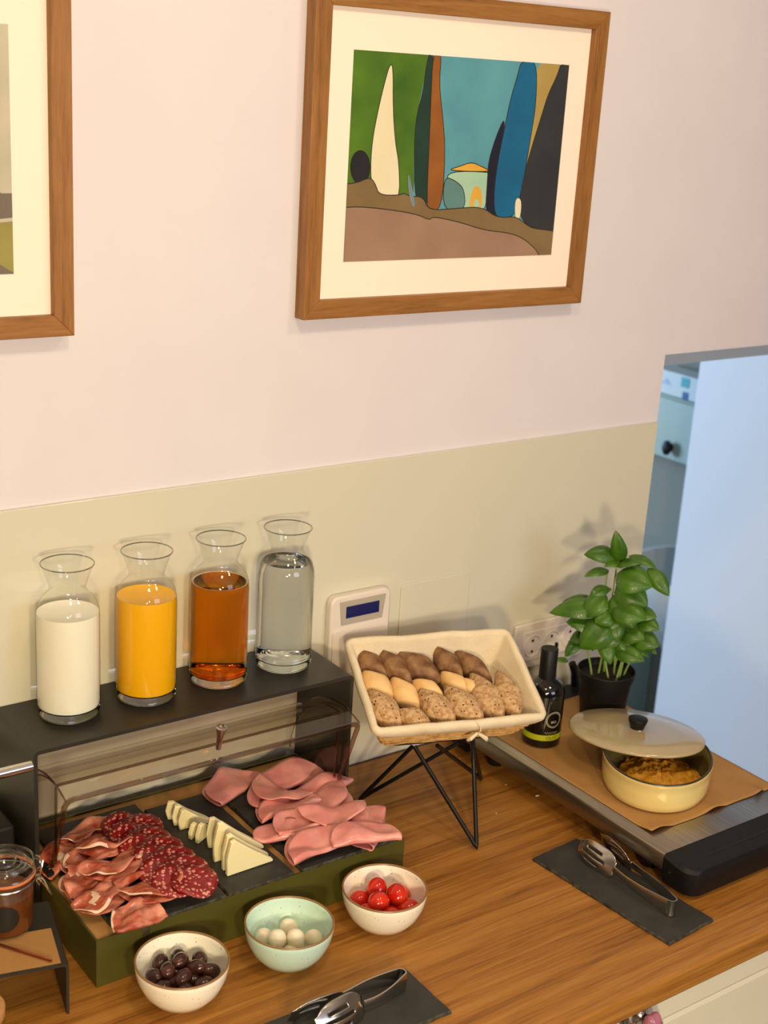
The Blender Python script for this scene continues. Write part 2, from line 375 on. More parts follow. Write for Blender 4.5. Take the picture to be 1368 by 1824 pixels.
paint('p_teal', C(92, 160, 176), C(76, 140, 160)); paint('p_green', C(84, 124, 18), C(50, 92, 14)); paint('p_white', C(230, 222, 192), C(222, 212, 178))
paint('p_dgreen', C(12, 44, 36), C(22, 58, 46)); paint('p_brown', C(152, 92, 30), C(128, 74, 24)); paint('p_khaki', C(176, 152, 88), C(160, 136, 70))
paint('p_blue', C(0, 104, 150), C(0, 84, 130)); paint('p_navy', C(14, 18, 48), C(10, 12, 36)); paint('p_charcoal', C(48, 50, 54), C(38, 40, 46))
paint('p_mint', C(176, 206, 180), C(150, 192, 168)); paint('p_yellow', C(226, 176, 70), C(210, 156, 56)); paint('p_bush', C(98, 140, 138), C(84, 124, 126))
paint('p_tan', C(132, 108, 72), C(114, 92, 58)); paint('p_pink', C(164, 132, 110), C(140, 108, 88), 9); paint('p_black', C(20, 20, 26), C(28, 28, 34))
paint('p_spike', C(120, 140, 150), C(100, 120, 140)); paint('p_line', C(34, 26, 20), C(40, 30, 22)); paint('p_sky', C(196, 190, 170), C(180, 174, 156)); paint('p_hill', C(120, 108, 98), C(100, 92, 84)); paint('p_moss', C(150, 144, 78), C(132, 126, 70))
PMATS = ['p_teal', 'p_green', 'p_white', 'p_dgreen', 'p_brown', 'p_khaki', 'p_blue', 'p_navy', 'p_charcoal', 'p_mint', 'p_yellow', 'p_bush', 'p_tan', 'p_pink', 'p_black', 'p_spike', 'p_line', 'p_sky', 'p_hill', 'p_moss']
def smooth_poly(pts, it=2):
    for _ in range(it):
        out = []
        n = len(pts)
        for i in range(n):
            a, b = pts[i], pts[(i+1) % n]
            out += [(a[0]*.75+b[0]*.25, a[1]*.75+b[1]*.25), (a[0]*.25+b[0]*.75, a[1]*.25+b[1]*.75)]
        pts = out
    return pts
def art_right(r):
    Y = -.0122
    def q(zx, zy): p = at(500+zx/2.2065, zy/2.2065, 1, Y); return (p.x, p.z)
    c = [q(287, 193), q(1133, 257), q(1062, 1002), q(247, 1028)]
    X0 = (c[0][0]+c[3][0])/2; X1 = (c[1][0]+c[2][0])/2; Z1 = (c[0][1]+c[1][1])/2; Z0 = (c[2][1]+c[3][1])/2
    cl = lambda p: (min(max(p[0], X0), X1), min(max(p[1], Z0), Z1))
    ell = [(312+40*math.cos(a*PI/8), 657+68*math.sin(a*PI/8)) for a in range(16)]
    L = [('p_green', [(80, 40), (588, 40), (586, 215), (560, 330), (530, 480), (522, 600), (525, 790), (470, 800), (80, 800)], 0),
         ('p_white', [(430, 250), (442, 262), (441, 420), (450, 560), (465, 640), (468, 790), (400, 800), (365, 750), (352, 690), (358, 560), (385, 420), (412, 310)], 1),
         ('p_dgreen', [(585, 205), (602, 205), (592, 480), (578, 700), (574, 830), (527, 800), (524, 560), (534, 450), (560, 360), (570, 270)], 1),
         ('p_brown', [(598, 205), (633, 205), (622, 330), (638, 470), (647, 600), (633, 825), (577, 832), (575, 760), (582, 600), (590, 400)], 1),
         ('p_khaki', [(1000, 235), (1120, 240), (1060, 420), (1000, 560), (960, 720), (955, 690), (985, 450)], 0),
         ('p_mint', [(657, 672), (828, 676), (816, 690), (806, 840), (730, 830), (655, 830), (656, 720)], 1), ('p_yellow', [(655, 668), (700, 655), (750, 636), (790, 655), (830, 674), (740, 674)], 1),
         ('p_bush', [(640, 692), (690, 712), (722, 745), (724, 830), (638, 830)], 1), ('p_yellow', [(736, 825), (752, 745), (774, 725), (792, 760), (788, 825)], 0), ('p_mint', [(752, 825), (764, 778), (779, 788), (780, 825)], 0),
         ('p_navy', [(880, 470), (872, 560), (856, 640), (846, 760), (850, 860), (803, 845), (812, 700), (817, 630), (845, 540), (868, 485)], 1),
         ('p_blue', [(945, 235), (1006, 235), (1004, 400), (985, 520), (957, 690), (940, 770), (918, 852), (860, 858), (838, 835), (838, 740), (855, 620), (880, 500), (905, 380), (930, 300)], 1),
         ('p_charcoal', [(1105, 235), (1250, 100), (1250, 960), (1000, 905), (945, 865), (935, 800), (955, 690), (985, 580), (1020, 470), (1050, 370), (1085, 300)], 1),
         ('p_white', [(933, 775), (946, 792), (940, 860), (920, 860), (920, 790)], 0), ('p_black', ell, 0),
         ('p_tan', [(80, 735), (290, 722), (335, 702), (355, 700), (372, 725), (385, 766), (460, 768), (485, 758), (505, 772), (560, 772), (578, 828), (700, 818), (790, 812), (850, 857), (925, 850), (960, 880), (1000, 903), (1250, 915), (1250, 1200), (80, 1200)], 1),
         ('p_spike', [(500, 666), (520, 760), (528, 812), (515, 812), (498, 740)], 0),
         ('p_pink', [(80, 822), (255, 815), (300, 812), (400, 820), (530, 840), (586, 866), (594, 850), (700, 872), (800, 905), (900, 915), (960, 940), (1025, 1005), (1040, 1200), (80, 1200)], 1)]
    g = G(); g.add([(X0, Y, Z0), (X1, Y, Z0), (X1, Y, Z1), (X0, Y, Z1)], [(0, 1, 2, 3)], 0)
    for k, (mn, pts, line) in enumerate(L):
        y = Y-.00004*(k+1)
        P = [cl(q(*p)) for p in smooth_poly(pts, 2)]
        g.add([(x, y, z) for x, z in P], [tuple(range(len(P)))], PMATS.index(mn))
        E_ = 1e-5
        if line:
            n = len(P)
            for i in range(n):
                a, b = P[i], P[(i+1) % n]
                if any(abs(a[d]-e) < E_ and abs(b[d]-e) < E_ for d, e in ((0, X0), (0, X1), (1, Z0), (1, Z1))): continue
                t = Vector((b[0]-a[0], b[1]-a[1]))
                if t.length < 1e-6: continue
                t.normalize(); p = Vector((-t.y, t.x))*.0006; A = Vector(a); B = Vector(b)
                g.add([(v.x, y-.00002, v.y) for v in (A+p, B+p, B-p, A-p)], [(0, 1, 2, 3)], PMATS.index('p_line'))
    g.build('print', PMATS, r, smooth=False)
def art_left(r):
    Y = -.0122
    a = at(24, 488, 1, Y); b = at(15, 43, 1, Y)
    X1 = (a.x+b.x)/2; X0 = X1-.367; Z0 = a.z; Z1 = b.z
    g = G(); g.add([(X0, Y, Z0), (X1, Y, Z0), (X1, Y, Z1), (X0, Y, Z1)], [(0, 1, 2, 3)], PMATS.index('p_sky'))
    def poly(mn, pts, k):
        g.add([(min(max(x, X0), X1), Y-.00004*k, min(max(z, Z0), Z1)) for x, z in pts], [tuple(range(len(pts)))], PMATS.index(mn))
    h = Z1-Z0
    poly('p_moss', [(X0, Z0), (X1, Z0), (X1, Z0+.22*h), (X1-.03, Z0+.21*h), (X1-.12, Z0+.17*h), (X0, Z0+.2*h)], 1)
    poly('p_hill', [(X1, Z0+.235*h), (X1, Z0+.335*h), (X1-.012, Z0+.335*h), (X1-.024, Z0+.36*h), (X1-.08, Z0+.40*h), (X1-.2, Z0+.3*h), (X0, Z0+.36*h), (X0, Z0+.19*h), (X1-.1, Z0+.2*h)], 2)
    poly('p_hill', [(X1, Z0), (X1, Z0+.005*h), (X1-.03, Z0+.075*h), (X1-.14, Z0+.1*h), (X1-.2, Z0)], 3)
    g.build('print', PMATS, r, smooth=False)
pr = at(1035, 540, 1, -.022); pl = at(524, 567, 1, 0)
picture('oak framed abstract landscape print with green, white, brown and blue tree shapes', pl.x, pr.x, pr.z, pr.z+.409, art_right)
lr = at(133, 598, 1, -.022)
picture('oak framed print cut off at the left edge, with grey sky and green hill', lr.x-.515, lr.x, lr.z, lr.z+.409, art_left)

# ------------------------------------------------------------------ wall fittings
# alarm keypad
kx0, kx1 = at(580, 1070, 1, -.006).x, at(697, 1047, 1, -.02).x
kz1 = at(697, 1047, 1, -.02).z+.002; kz0 = kz1-.125
r = thing('alarm_keypad', 'white wall keypad with a blue display behind the bread basket', 'keypad', ((kx0+kx1)/2, -.006, kz0))
def rrect(x0, x1, z0, z1, rad, n=5):
    out = []
    for cx, cz, a0 in ((x1-rad, z1-rad, 0), (x0+rad, z1-rad, PI/2), (x0+rad, z0+rad, PI), (x1-rad, z0+rad, 1.5*PI)):
        out += [(cx+rad*math.cos(a0+PI/2*i/n), cz+rad*math.sin(a0+PI/2*i/n)) for i in range(n+1)]
    return out
def slab_y(poly, y0, y1, name, mat, parent, bevel=0, **k):
    g = G().prism([(x, -z) for x, z in poly], 0, 1)
    g.v = [Vector((v.x, y0+(y1-y0)*v.z, -v.y)) for v in g.v]
    return g.build(name, mat, parent, bevel=bevel, **k)
slab_y(rrect(kx0, kx1, kz0, kz1, .012), -.0065, -.021, 'housing', 'white_plastic', r, .003)
slab_y(rrect(kx0+.004, kx1-.004, kz0+.004, kz1-.050, .008), -.021, -.0235, 'flap', 'white_plastic', r, .001)
fx0, fx1 = kx0+.014, kx1-.010
slab_y([(fx0, kz1-.008), (fx0+.004, kz1-.044), (fx1-.005, kz1-.044), (fx1, kz1-.008)], -.021, -.0225, 'bezel', 'grey_plastic', r, .001)
slab_y([(fx0+.011, kz1-.034), (fx1-.012, kz1-.034), (fx1-.012, kz1-.0165), (fx0+.011, kz1-.0165)], -.0224, -.0232, 'display', 'lcd_blue', r)
# flush inspection hatch in the glass
a = at(714, 1042, 1, -.006); b = at(837, 1017, 1, -.006)
tag(recenter(slab_y(rrect(a.x, b.x, b.z-.16, b.z, .006), -.0062, -.0085, 'wall_hatch', 'glass_panel', None, .0012)), 'flush pale rectangular hatch plate on the splashback right of the keypad', 'hatch')
# triple socket
sx0 = at(916, 1115, 1, -.008).x; sz1 = at(916, 1115, 1, -.008).z; sx1 = sx0+.150; sz0 = sz1-.078
r = thing('wall_socket', 'white triple power socket behind the oil bottle and the basil', 'socket', ((sx0+sx1)/2, -.006, sz0))
slab_y(rrect(sx0, sx1, sz0, sz1, .003), -.0065, -.013, 'face_plate', 'white_plastic', r, .0015)
slab_y(rrect(sx0+.016, sx1-.010, sz0+.014, sz1-.014, .002), -.013, -.0155, 'insert', 'white_plastic', r, .001)
for k in range(3):
    cx, cz = sx0+.036+k*.041, (sz0+sz1)/2
    g = G().lathe([(.0, -.0004), (.0155, -.0004), (.0162, .0), (.0178, .0014), (.0185, 0)], (0, 0, 0), 24)
    g.v = [Vector((cx+v.x, -.0157-v.z, cz+v.y)) for v in g.v]; ou = g.build('outlet', 'white_plastic', r)
    g = G()
    for dz in (-.0095, .0095):
        q = [(cx+.0026*math.cos(i*PI/4), cz+dz+.0026*math.sin(i*PI/4)) for i in range(8)]
        g.add([(x, -.0164, z) for x, z in q], [tuple(range(8))])
    g.build('pin_hole', 'hole_dark', ou, smooth=False)

# ------------------------------------------------------------------ back room furniture
r = thing('wall_cabinet', 'pale mint wall cabinet with a dark knob seen through the doorway', 'cabinet', (2.95, 1.2, -.01))
G().box(2.90, 2.999, .6, 1.9, -.01, .170).build('body', 'cabinet_mint', r, bevel=.003)
d = G().box(2.888, 2.8995, .605, 1.895, -.004, .165).build('door', 'cabinet_mint', r, bevel=.003)
k = at(1192, 797, 0, 2.88)
g = G().lathe([(0, 0), (.008, 0), (.008, .008), (.014, .014), (.014, .022), (.009, .027), (0, .028)], (0, 0, 0), 16)
g.v = [Vector((2.888-v.z, k.y+v.x, k.z+v.y*1.5)) for v in g.v]; g.build('knob', 'black_plastic', d)
bp = at(1200, 690, 0, 2.91)
r = thing('carton_box', 'white carton with blue and green print on the mint cabinet', 'box', (2.945, bp.y, .171))
G().box(2.905, 2.985, bp.y-.10, bp.y+.09, .171, .238).build('carton', 'box_white', r, bevel=.002)
G().box(2.9040, 2.9049, bp.y-.062, bp.y-.040, .172, .192).build('blue_print', 'box_blue', r)
G().box(2.9040, 2.9049, bp.y-.060, bp.y-.030, .205, .232).build('green_print', 'box_green', r)
G().box(2.9040, 2.9049, bp.y+.062, bp.y+.076, .205, .230).build('blue_mark', 'box_blue', r)
G().add([(2.904, bp.y+.045, .200), (2.904, bp.y+.005, .200), (2.904, bp.y+.025, .216)], [(0, 1, 2)]).build('grey_mark', 'grey_frame', r, smooth=False)
bs = at(1222, 1090, 0, 2.75)
r = thing('wash_basin', 'white rounded wash basin in the room beyond the doorway', 'basin', (2.78, bs.y, -.62))
g = G().lathe([(0, -.10), (.05, -.10), (.10, -.06), (.17, .02), (.20, .10), (.20, .115), (.185, .115), (.15, .04), (.08, -.03), (0, -.05)], (2.79, bs.y, bs.z), 40)
g.build('bowl', 'box_white', r)
G().lathe([(0, FL-bs.z+.001), (.09, FL-bs.z+.001), (.07, FL-bs.z+.05), (.06, -.10), (0, -.10)], (2.79, bs.y, bs.z), 24).build('pedestal', 'box_white', r)
r = thing('low_cabinet', 'pale mint low cabinet by the grey wall beyond the doorway', 'cabinet', (2.8, 1.5, FL))
G().box(2.66, 2.999, 1.10, 1.9, FL+.0005, -.60).build('body', 'cabinet_mint', r, bevel=.004)
G().box(2.65, 2.6595, 1.11, 1.89, FL+.05, -.61).build('door', 'cabinet_mint', r, bevel=.003)
# window of the back room
r = G(); W0, W1, V0, V1 = .85, 2.05, -.3, .92
r.box(W0, W1, 2.965, 2.999, V0, V0+.06); r.box(W0, W1, 2.965, 2.999, V1-.06, V1); r.box(W0, W0+.06, 2.965, 2.999, V0+.06, V1-.06); r.box(W1-.06, W1, 2.965, 2.999, V0+.06, V1-.06); r.box((W0+W1)/2-.03, (W0+W1)/2+.03, 2.965, 2.999, V0+.06, V1-.06)
struct(r.build('window_1', 'door_white', smooth=False))

# ------------------------------------------------------------------ riser, tray, roll-top cover
RX0, RX1, RY0, RY1, RZ = .536, .985, -.137, -.008, .223
g = G(); t = .005
poly = [(RX0, .0005), (RX0, RZ-.006), (RX0+.002, RZ-.002), (RX0+.006, RZ), (RX1-.006, RZ), (RX1-.002, RZ-.002), (RX1, RZ-.006), (RX1, .0005),
        (RX1-t, .0005), (RX1-t, RZ-.007), (RX1-.007, RZ-t), (RX0+.007, RZ-t), (RX0+t, RZ-.007), (RX0+t, .0005)]
n = len(poly); vs = [(x, RY0, z) for x, z in poly]+[(x, RY1, z) for x, z in poly]
g.add(vs, [tuple(range(n)), tuple(range(2*n-1, n-1, -1))]+[(i, (i+1) % n, n+(i+1) % n, n+i) for i in range(n)])
tag(recenter(g.build('buffet_riser', 'black_metal', sharp=30)), 'black metal bridge-shaped riser against the wall carrying the four carafes', 'riser')
TX0, TX1, TY0, TY1, TZ = .5425, .967, -.293, -.030, .061
r = thing('serving_tray', 'olive-black metal tray box holding the cold cuts and cheese slates', 'tray', ((TX0+TX1)/2, (TY0+TY1)/2, 0))
g = G(); t = .0025
g.box(TX0, TX1, TY0, TY0+t, .0005, TZ); g.box(TX0, TX1, TY1-t, TY1, .0005, TZ); g.box(TX0, TX0+t, TY0+t, TY1-t, .0005, TZ); g.box(TX1-t, TX1, TY0+t, TY1-t, .0005, TZ)
g.build('side_walls', 'olive_metal', r, smooth=False)
G().box(TX0+t, TX1-t, TY0+t, TY1-t, .052, .0565).build('floor_plate', 'black_metal', r, smooth=False)
c_ = at(260, 1657, 1, TY0-.001)
G().box(c_.x-.005, c_.x+.005, TY0-.0015, TY0-.0001, c_.z-.006, TZ).build('front_clip', 'chrome', r, bevel=.0004)
tag(recenter(G().box(TX0+.0035, TX1-.0035, TY0+.0035, TY1-.0035, .0568, .0588).build('paper_liner', 'kraft')), 'brown kraft paper liner lying in the cold cut tray', 'paper')
ST = .0645            # top of the slates on the tray
def slate(name, label, x0, x1, y0, y1, z0, th, rot=0, seed=0, group=None, nseg=26):
    g = G(); cx, cy = (x0+x1)/2, (y0+y1)/2; hw, hd = (x1-x0)/2, (y1-y0)/2
    pts = []
    for (ax, ay, bx, by) in ((-hw, -hd, hw, -hd), (hw, -hd, hw, hd), (hw, hd, -hw, hd), (-hw, hd, -hw, -hd)):
        L = math.hypot(bx-ax, by-ay); ns = max(6, int(nseg*L/.24))
        for i in range(ns):
            f = i/ns; j = .0011*nz(i*1.7+seed*31, ax*90, ay*70) if i else 0
            nx, ny = (by-ay)/L, -(bx-ax)/L
            pts.append((ax+(bx-ax)*f+nx*j, ay+(by-ay)*f+ny*j))
    n = len(pts)
    top = [(x*(1-.0012/hw), y*(1-.0012/hd)) for x, y in pts]
    vs = [(x, y, 0) for x, y in pts]+[(x, y, th*.55) for x, y in pts]+[(x, y, th) for x, y in top]
    g.add(vs, [tuple(range(n-1, -1, -1))], 0)
    g.f.append(tuple(range(2*n, 3*n))); g.mi.append(0)
    for k in (0, n):
        for i in range(n): g.f.append((k+i, k+(i+1) % n, k+n+(i+1) % n, k+n+i)); g.mi.append(1)
    o = g.build(name, ['slate', 'slate_edge'], smooth=False); o.location = (cx, cy, z0); o.rotation_euler = (0, 0, rot)
    return tag(o, label, 'slate board', group)
slate('slate_board', 'slate board under the prosciutto and salami in the tray', .568, .7075, -.2925, -.050, .0592, .0052, 0, 1)
slate('slate_board', 'narrow slate board under the cheese wedges in the middle of the tray', .7105, .8015, -.2925, -.070, .0592, .0052, 0, 2)
slate('slate_board', 'slate board under the folded pink ham in the tray', .8125, .9500, -.2925, -.060, .0592, .0052, 0, 3)

# roll-top cover: fixed back shell and open front shell, both on one pivot
PY, PZ = -.146, .0675
r = thing('rolltop_cover', 'clear smoke-tinted rolltop cover standing open over the tray', 'cover', (.764, PY, .061))
def shell(nm, R, x0, x1, a0, a1, n=18):
    g = G()
    def arc(rr, k): a = math.radians(a0+(a1-a0)*k/n); return (PY-rr*math.cos(a), PZ+rr*math.sin(a))
    g.grid(lambda u, v: (x0+(x1-x0)*v,)+arc(R, u*n), n, 1)
    for x in (x0, x1):
        k = len(g.v); g.v.append(Vector((x, PY, PZ)))
        for i in range(n+1): g.v.append(Vector((x,)+arc(R, i)))
        for i in range(n): g.f.append((k, k+1+i, k+2+i)); g.mi.append(0)
    sh = g.build(nm, 'smoke_acrylic', r, sharp=30)
    return sh, arc
fx0, fx1 = .5525, .9600
front, farc = shell('front_shell', .1215, fx0, fx1, 69, 152)
back, barc = shell('back_shell', .113, fx0+.005, fx1-.005, 88, 176)
# thick U-shaped rims on the leading edges
def rim(parent, arc, R, x0, x1, rad, bow):
    y1, z1 = arc(R, 0); d = Vector((0, y1-PY, z1-PZ)).normalized()
    P0 = Vector((x0, PY, PZ))+d*.006; P1 = Vector((x0, y1, z1)); Q1 = Vector((x1, y1, z1)); Q0 = Vector((x1, PY, PZ))+d*.006
    pts = [P0, P0.lerp(P1, .5), P1-d*bow]
    pts += [P1-d*bow*.45+Vector((bow*.12, 0, 0)), P1-d*bow*.12+Vector((bow*.45, 0, 0)), P1+Vector((bow, 0, 0))]
    pts += [Q1-Vector((bow, 0, 0)), Q1-d*bow*.12-Vector((bow*.45, 0, 0)), Q1-d*bow*.45-Vector((bow*.12, 0, 0)), Q1-d*bow, Q0.lerp(Q1, .5), Q0]
    G().tube(pts, rad, 8).build('rim', 'smoke_edge', parent)
rim(front, farc, .1215, fx0, fx1, .0035, .011)
rim(back, barc, .113, fx0+.005, fx1-.005, .0018, .004)
# arc seams along the side panels
for par, arc, R, xs, rd in ((front, farc, .1215, (fx0, fx1), .0012), (back, barc, .113, (fx0+.005, fx1-.005), .0009)):
    for x in xs: G().tube([Vector((x,)+arc(R, k)) for k in range(19)], rd, 6).build('side_seam', 'smoke_edge', par)
ka = math.radians(78); kd = Vector((0, -math.cos(ka), math.sin(ka))); kp = Vector((.760, PY, PZ))+kd*.1215
q = kd.to_track_quat('Z', 'Y').to_matrix()
def orient(g, p, q): g.v = [p+q@v for v in g.v]; return g
orient(G().lathe([(0, 0), (.0035, 0), (.0035, .004), (.0042, .018), (.0068, .030), (.0068, .033), (.005, .0335), (.0045, .031), (0, .031)], n=20), kp, q).build('knob', 'steel', front)
for x, s in ((fx0, -1), (fx1, 1)):
    for dx in (.0035, -.0035):
        G().tube([(x+dx-.002, PY, PZ), (x+dx+.002, PY, PZ)], .0055, 14).build('pivot_screw', 'chrome', r)
G().box(fx1+.002, TX1, PY-.012, PY+.012, .0612, PZ+.004).build('pivot_bracket', 'black_plastic', r)
G().box(TX0, fx0-.002, PY-.012, PY+.012, .0612, PZ+.004).build('pivot_bracket', 'black_plastic', r)

# ------------------------------------------------------------------ carafes
CB = [(0, 0), (.0345, 0), (.0368, .0025), (.0378, .007), (.0380, .02)]
CW = [(.0380, .015), (.0380, .128), (.0372, .138), (.0348, .146), (.0305, .153), (.0258, .158), (.0228, .1615), (.0216, .165), (.0222, .169), (.0250, .178), (.0290, .189), (.0314, .195)]
def carafe(label, x, y, top, liq, film=None):
    r = thing('carafe', label, 'carafe', (x, y, RZ), 0, 'carafes on the riser')
    G().lathe([(.0380, .0145)]+CW[1:], n=56).build('glass_wall', 'clear_glass', r, local=True, sharp=0)
    ring = [(.0314*math.cos(2*PI*i/56), .0314*math.sin(2*PI*i/56), .195) for i in range(56)]
    G().tube(ring, .0009, 8, closed=True).build('lip', 'glass_rim', r, local=True)
    G().lathe([(0, .0004), (.0335, .0004), (.0362, .0025), (.0375, .006), (.0379, .0105), (.0379, .0142), (.0368, .0132), (.034, .0120), (0, .0112)], n=56).build('thick_base', 'thick_glass', r, local=True)
    # liquid follows the inner wall
    prof = [(0, .0118), (.034, .0126), (.0364, .0142), (.0371, .018)]
    for rr, z in CW[1:]:
        if z < top-.001: prof.append((rr-.0009, z))
    k = 0
    for (r0, z0), (r1, z1) in zip(CW, CW[1:]):
        if z0 <= top <= z1: k = r0+(r1-r0)*(top-z0)/(z1-z0)
    prof += [(k-.0009, top), (k-.0022, top-.0008), (0, top-.0008)]
    G().lathe(prof, n=56).build('liquid', liq, r, local=True)
    if film: G().lathe([(k-.0035, top-.0002), (k-.0012, top+.0006), (k-.0012, top+.0002)], n=56).build('foam_ring', film, r, local=True)
    return r
carafe('glass carafe of white milk at the left end of the riser', .6120, -.0620, .134, 'milk')
carafe('glass carafe of orange juice beside the milk', .7150, -.0630, .137, 'orange_juice')
carafe('glass carafe of amber iced tea between juice and water', .8190, -.0620, .137, 'iced_tea', 'foam')
carafe('glass carafe of clear water at the right end of the riser', .9190, -.0620, .149, 'water')

# ------------------------------------------------------------------ bowls with olives, mozzarella, tomatoes
BR, BH = .052, .052
def bowl(label, x, y, glaze):
    r = thing('bowl', label, 'bowl', (x, y, 0), 0, 'small glazed bowls before the tray')
    out = [(0, .0006), (.021, .0006), (.0235, .002), (.026, .0042), (.034, .009), (.043, .020), (.0492, .034), (.0516, .046), (.0520, BH)]
    inn = [(.0502, BH), (.0496, .046), (.047, .034), (.0405, .021), (.031, .011), (.018, .0072), (0, .0065)]
    G().lathe(out+[(.0514, BH+.0008), (.0508, BH+.0008)]+inn, n=64).build('body', glaze, r, local=True, sharp=0)
    G().tube([(.0511*math.cos(2*PI*i/64), .0511*math.sin(2*PI*i/64), BH+.0005) for i in range(64)], .0013, 8, closed=True).build('rim', 'brown_rim', r, local=True)
    return r
B1 = (.6135, -.3600); B2 = (.7515, -.3610); B3 = (.8880, -.3600)
bowl('speckled cream bowl filled with dark olives', *B1, 'cream_glaze'); bowl('pale celadon green bowl of mozzarella balls in water', *B2, 'celadon_glaze'); bowl('speckled cream bowl of cherry tomatoes', *B3, 'cream_glaze')
def bowl_r(z): # inner radius of the bowl at height z
    P = [(.0065, 0), (.0072, .018), (.011, .031), (.021, .0405), (.034, .047), (.046, .0496), (.06, .05)]
    for (z0, r0), (z1, r1) in zip(P, P[1:]):
        if z0 <= z <= z1: return r0+(r1-r0)*(z-z0)/(z1-z0)
    return .05
def egg(rx, rz, taper=.0, n=18, m=10):
    g = G(); prof = [(rx*math.sin(PI*i/m)*(1+taper*math.cos(PI*i/m)), -rz*math.cos(PI*i/m)) for i in range(m+1)]
    prof[0] = (0, -rz); prof[-1] = (0, rz)
    return g.lathe(prof, n=n)
def pack(cx, cy, R, layers, seed):
    """ball centres resting in the bowl, layer by layer"""
    rr = random.Random(seed); out = []
    for z, n, lim, off in layers:
        for i in range(n):
            a = off+2*PI*i/max(n, 1); rad = lim if n > 1 else 0
            out.append((cx+rad*math.cos(a)+rr.uniform(-.0006, .0006), cy+rad*math.sin(a)+rr.uniform(-.0006, .0006), z))
    return out
base = egg(.0088, .0122).build('olive', 'olive_fruit', sharp=0)
me_o = base.data; bpy.data.objects.remove(base)
pos = pack(B1[0], B1[1], .008, [(.0175, 3, .0105, .3), (.0225, 8, .0275, .1), (.0300, 4, .0130, .5), (.0345, 8, .0310, .4), (.0400, 4, .0155, 1.2)], 3)
for i, p in enumerate(pos):
    o = bpy.data.objects.new('olive', me_o); COL.objects.link(o); o.location = p; o.rotation_euler = (PI/2+rnd.uniform(-.4, .4), rnd.uniform(-.3, .3), rnd.uniform(0, PI))
    tag(o, 'dark brown olive in the cream bowl of olives', 'olive', 'olives in the bowl')
base = egg(.0108, .0104, 0, 20, 12).build('mozzarella_ball', 'mozzarella', sharp=0); me_m = base.data; bpy.data.objects.remove(base)
for p in pack(B2[0], B2[1], .0105, [(.0185, 3, .0125, .2), (.0245, 5, .0305, 1.0), (.0335, 2, .0105, 2.6)], 5):
    p = (p[0]-.004, p[1]-.002, p[2]) if p[2] > .03 else p
    o = bpy.data.objects.new('mozzarella_ball', me_m); COL.objects.link(o); o.location = p; o.rotation_euler = (rnd.uniform(0, 3),)*3
    tag(o, 'small white mozzarella ball in the green bowl', 'mozzarella', 'mozzarella balls in the bowl')
wr = bowl_r(.0335)-.0006
tag(recenter(G().lathe([(0, .0335), (wr*.98, .0335), (wr, .0339)], (B2[0], B2[1], 0), 48).build('bowl_water', 'bowl_water')), 'clear water around the mozzarella in the green bowl', 'water')
base = egg(.0126, .0146, -.06, 22, 14).build('cherry_tomato', 'tomato', sharp=0); me_t = base.data; bpy.data.objects.remove(base)
for k, p in enumerate(pack(B3[0], B3[1], .012, [(.0205, 3, .0145, .9), (.0290, 6, .0300, .2), (.0415, 3, .0160, -.5)], 9)):
    o = bpy.data.objects.new('cherry_tomato', me_t); COL.objects.link(o); o.location = p
    o.rotation_euler = (rnd.uniform(-1.2, 1.2), rnd.uniform(-1.2, 1.2), rnd.uniform(0, 6))
    tag(o, 'ripe red cherry tomato in the cream bowl', 'tomato', 'cherry tomatoes in the bowl')

# ------------------------------------------------------------------ cheese wedges
def cheese_wedge(label, tip, root, h_in, lean, th=.0055, seed=0):
    """thin triangular slice: broad rind end at root, point at tip; leaning on its neighbour"""
    tip = Vector(tip); root = Vector(root)
    ax = (tip-root); L = ax.length; ax.normalize(); up = Vector((0, 0, 1)); side = up.cross(ax).normalized()
    up2 = (up*math.cos(lean)+side*math.sin(lean)).normalized(); nrm = ax.cross(up2).normalized()
    g = G(); out = [(0, 0), (L, .001), (L, .004), (L*.5, h_in*.56), (.006, h_in), (0, h_in*.97), (-.003, h_in*.5)]
    n = len(out); vs = [root+ax*x+up2*z+nrm*s*th/2 for s in (-1, 1) for x, z in out]
    g.add(vs, [tuple(range(n-1, -1, -1)), tuple(range(n, 2*n))]+[(i, (i+1) % n, n+(i+1) % n, n+i) for i in range(n)])
    for k in (n-2, n-1+0, n): pass
    o = g.build('cheese_slice', 'cheese', bevel=.0008, sharp=40)
    vs = [v.co.z for v in o.data.vertices]; dz = ST+.0003-min(vs)
    o.data.transform(Matrix.Translation((0, 0, dz)))
    recenter(o)
    return tag(o, label, 'cheese', 'cheese wedges on the middle slate')
# (left rind top px, left rind bottom px, point px)
CH = [((313, 1421), (299, 1459), (368, 1458), 'rearmost'), ((322, 1428), (309, 1470), (372, 1460), 'second from the back'), ((333, 1436), (319, 1478), (376, 1462), 'third from the back'),
      ((344, 1465), (338, 1496), (366, 1470), 'fourth from the back'), ((358, 1465), (350, 1503), (376, 1480), 'fifth from the back'),
      ((388, 1447), (370, 1510), (455, 1500), 'sixth from the back'), ((398, 1455), (380, 1535), (468, 1508), 'third from the front'), ((410, 1478), (396, 1550), (476, 1522), 'second from the front'),
      ((422, 1490), (403, 1560), (484, 1531), 'front-most')]
for k, (a, b, c, w_) in enumerate(CH):
    root = at(*b, 2, ST); 
    tip = at(*c, 2, ST+.002); h = max(.016, (b[1]-a[1])/1330*.98)
    cheese_wedge('pale cheese wedge with a point, %s of the row on slate' % w_, (tip.x, tip.y, ST), (root.x, root.y, ST), h, -.16)

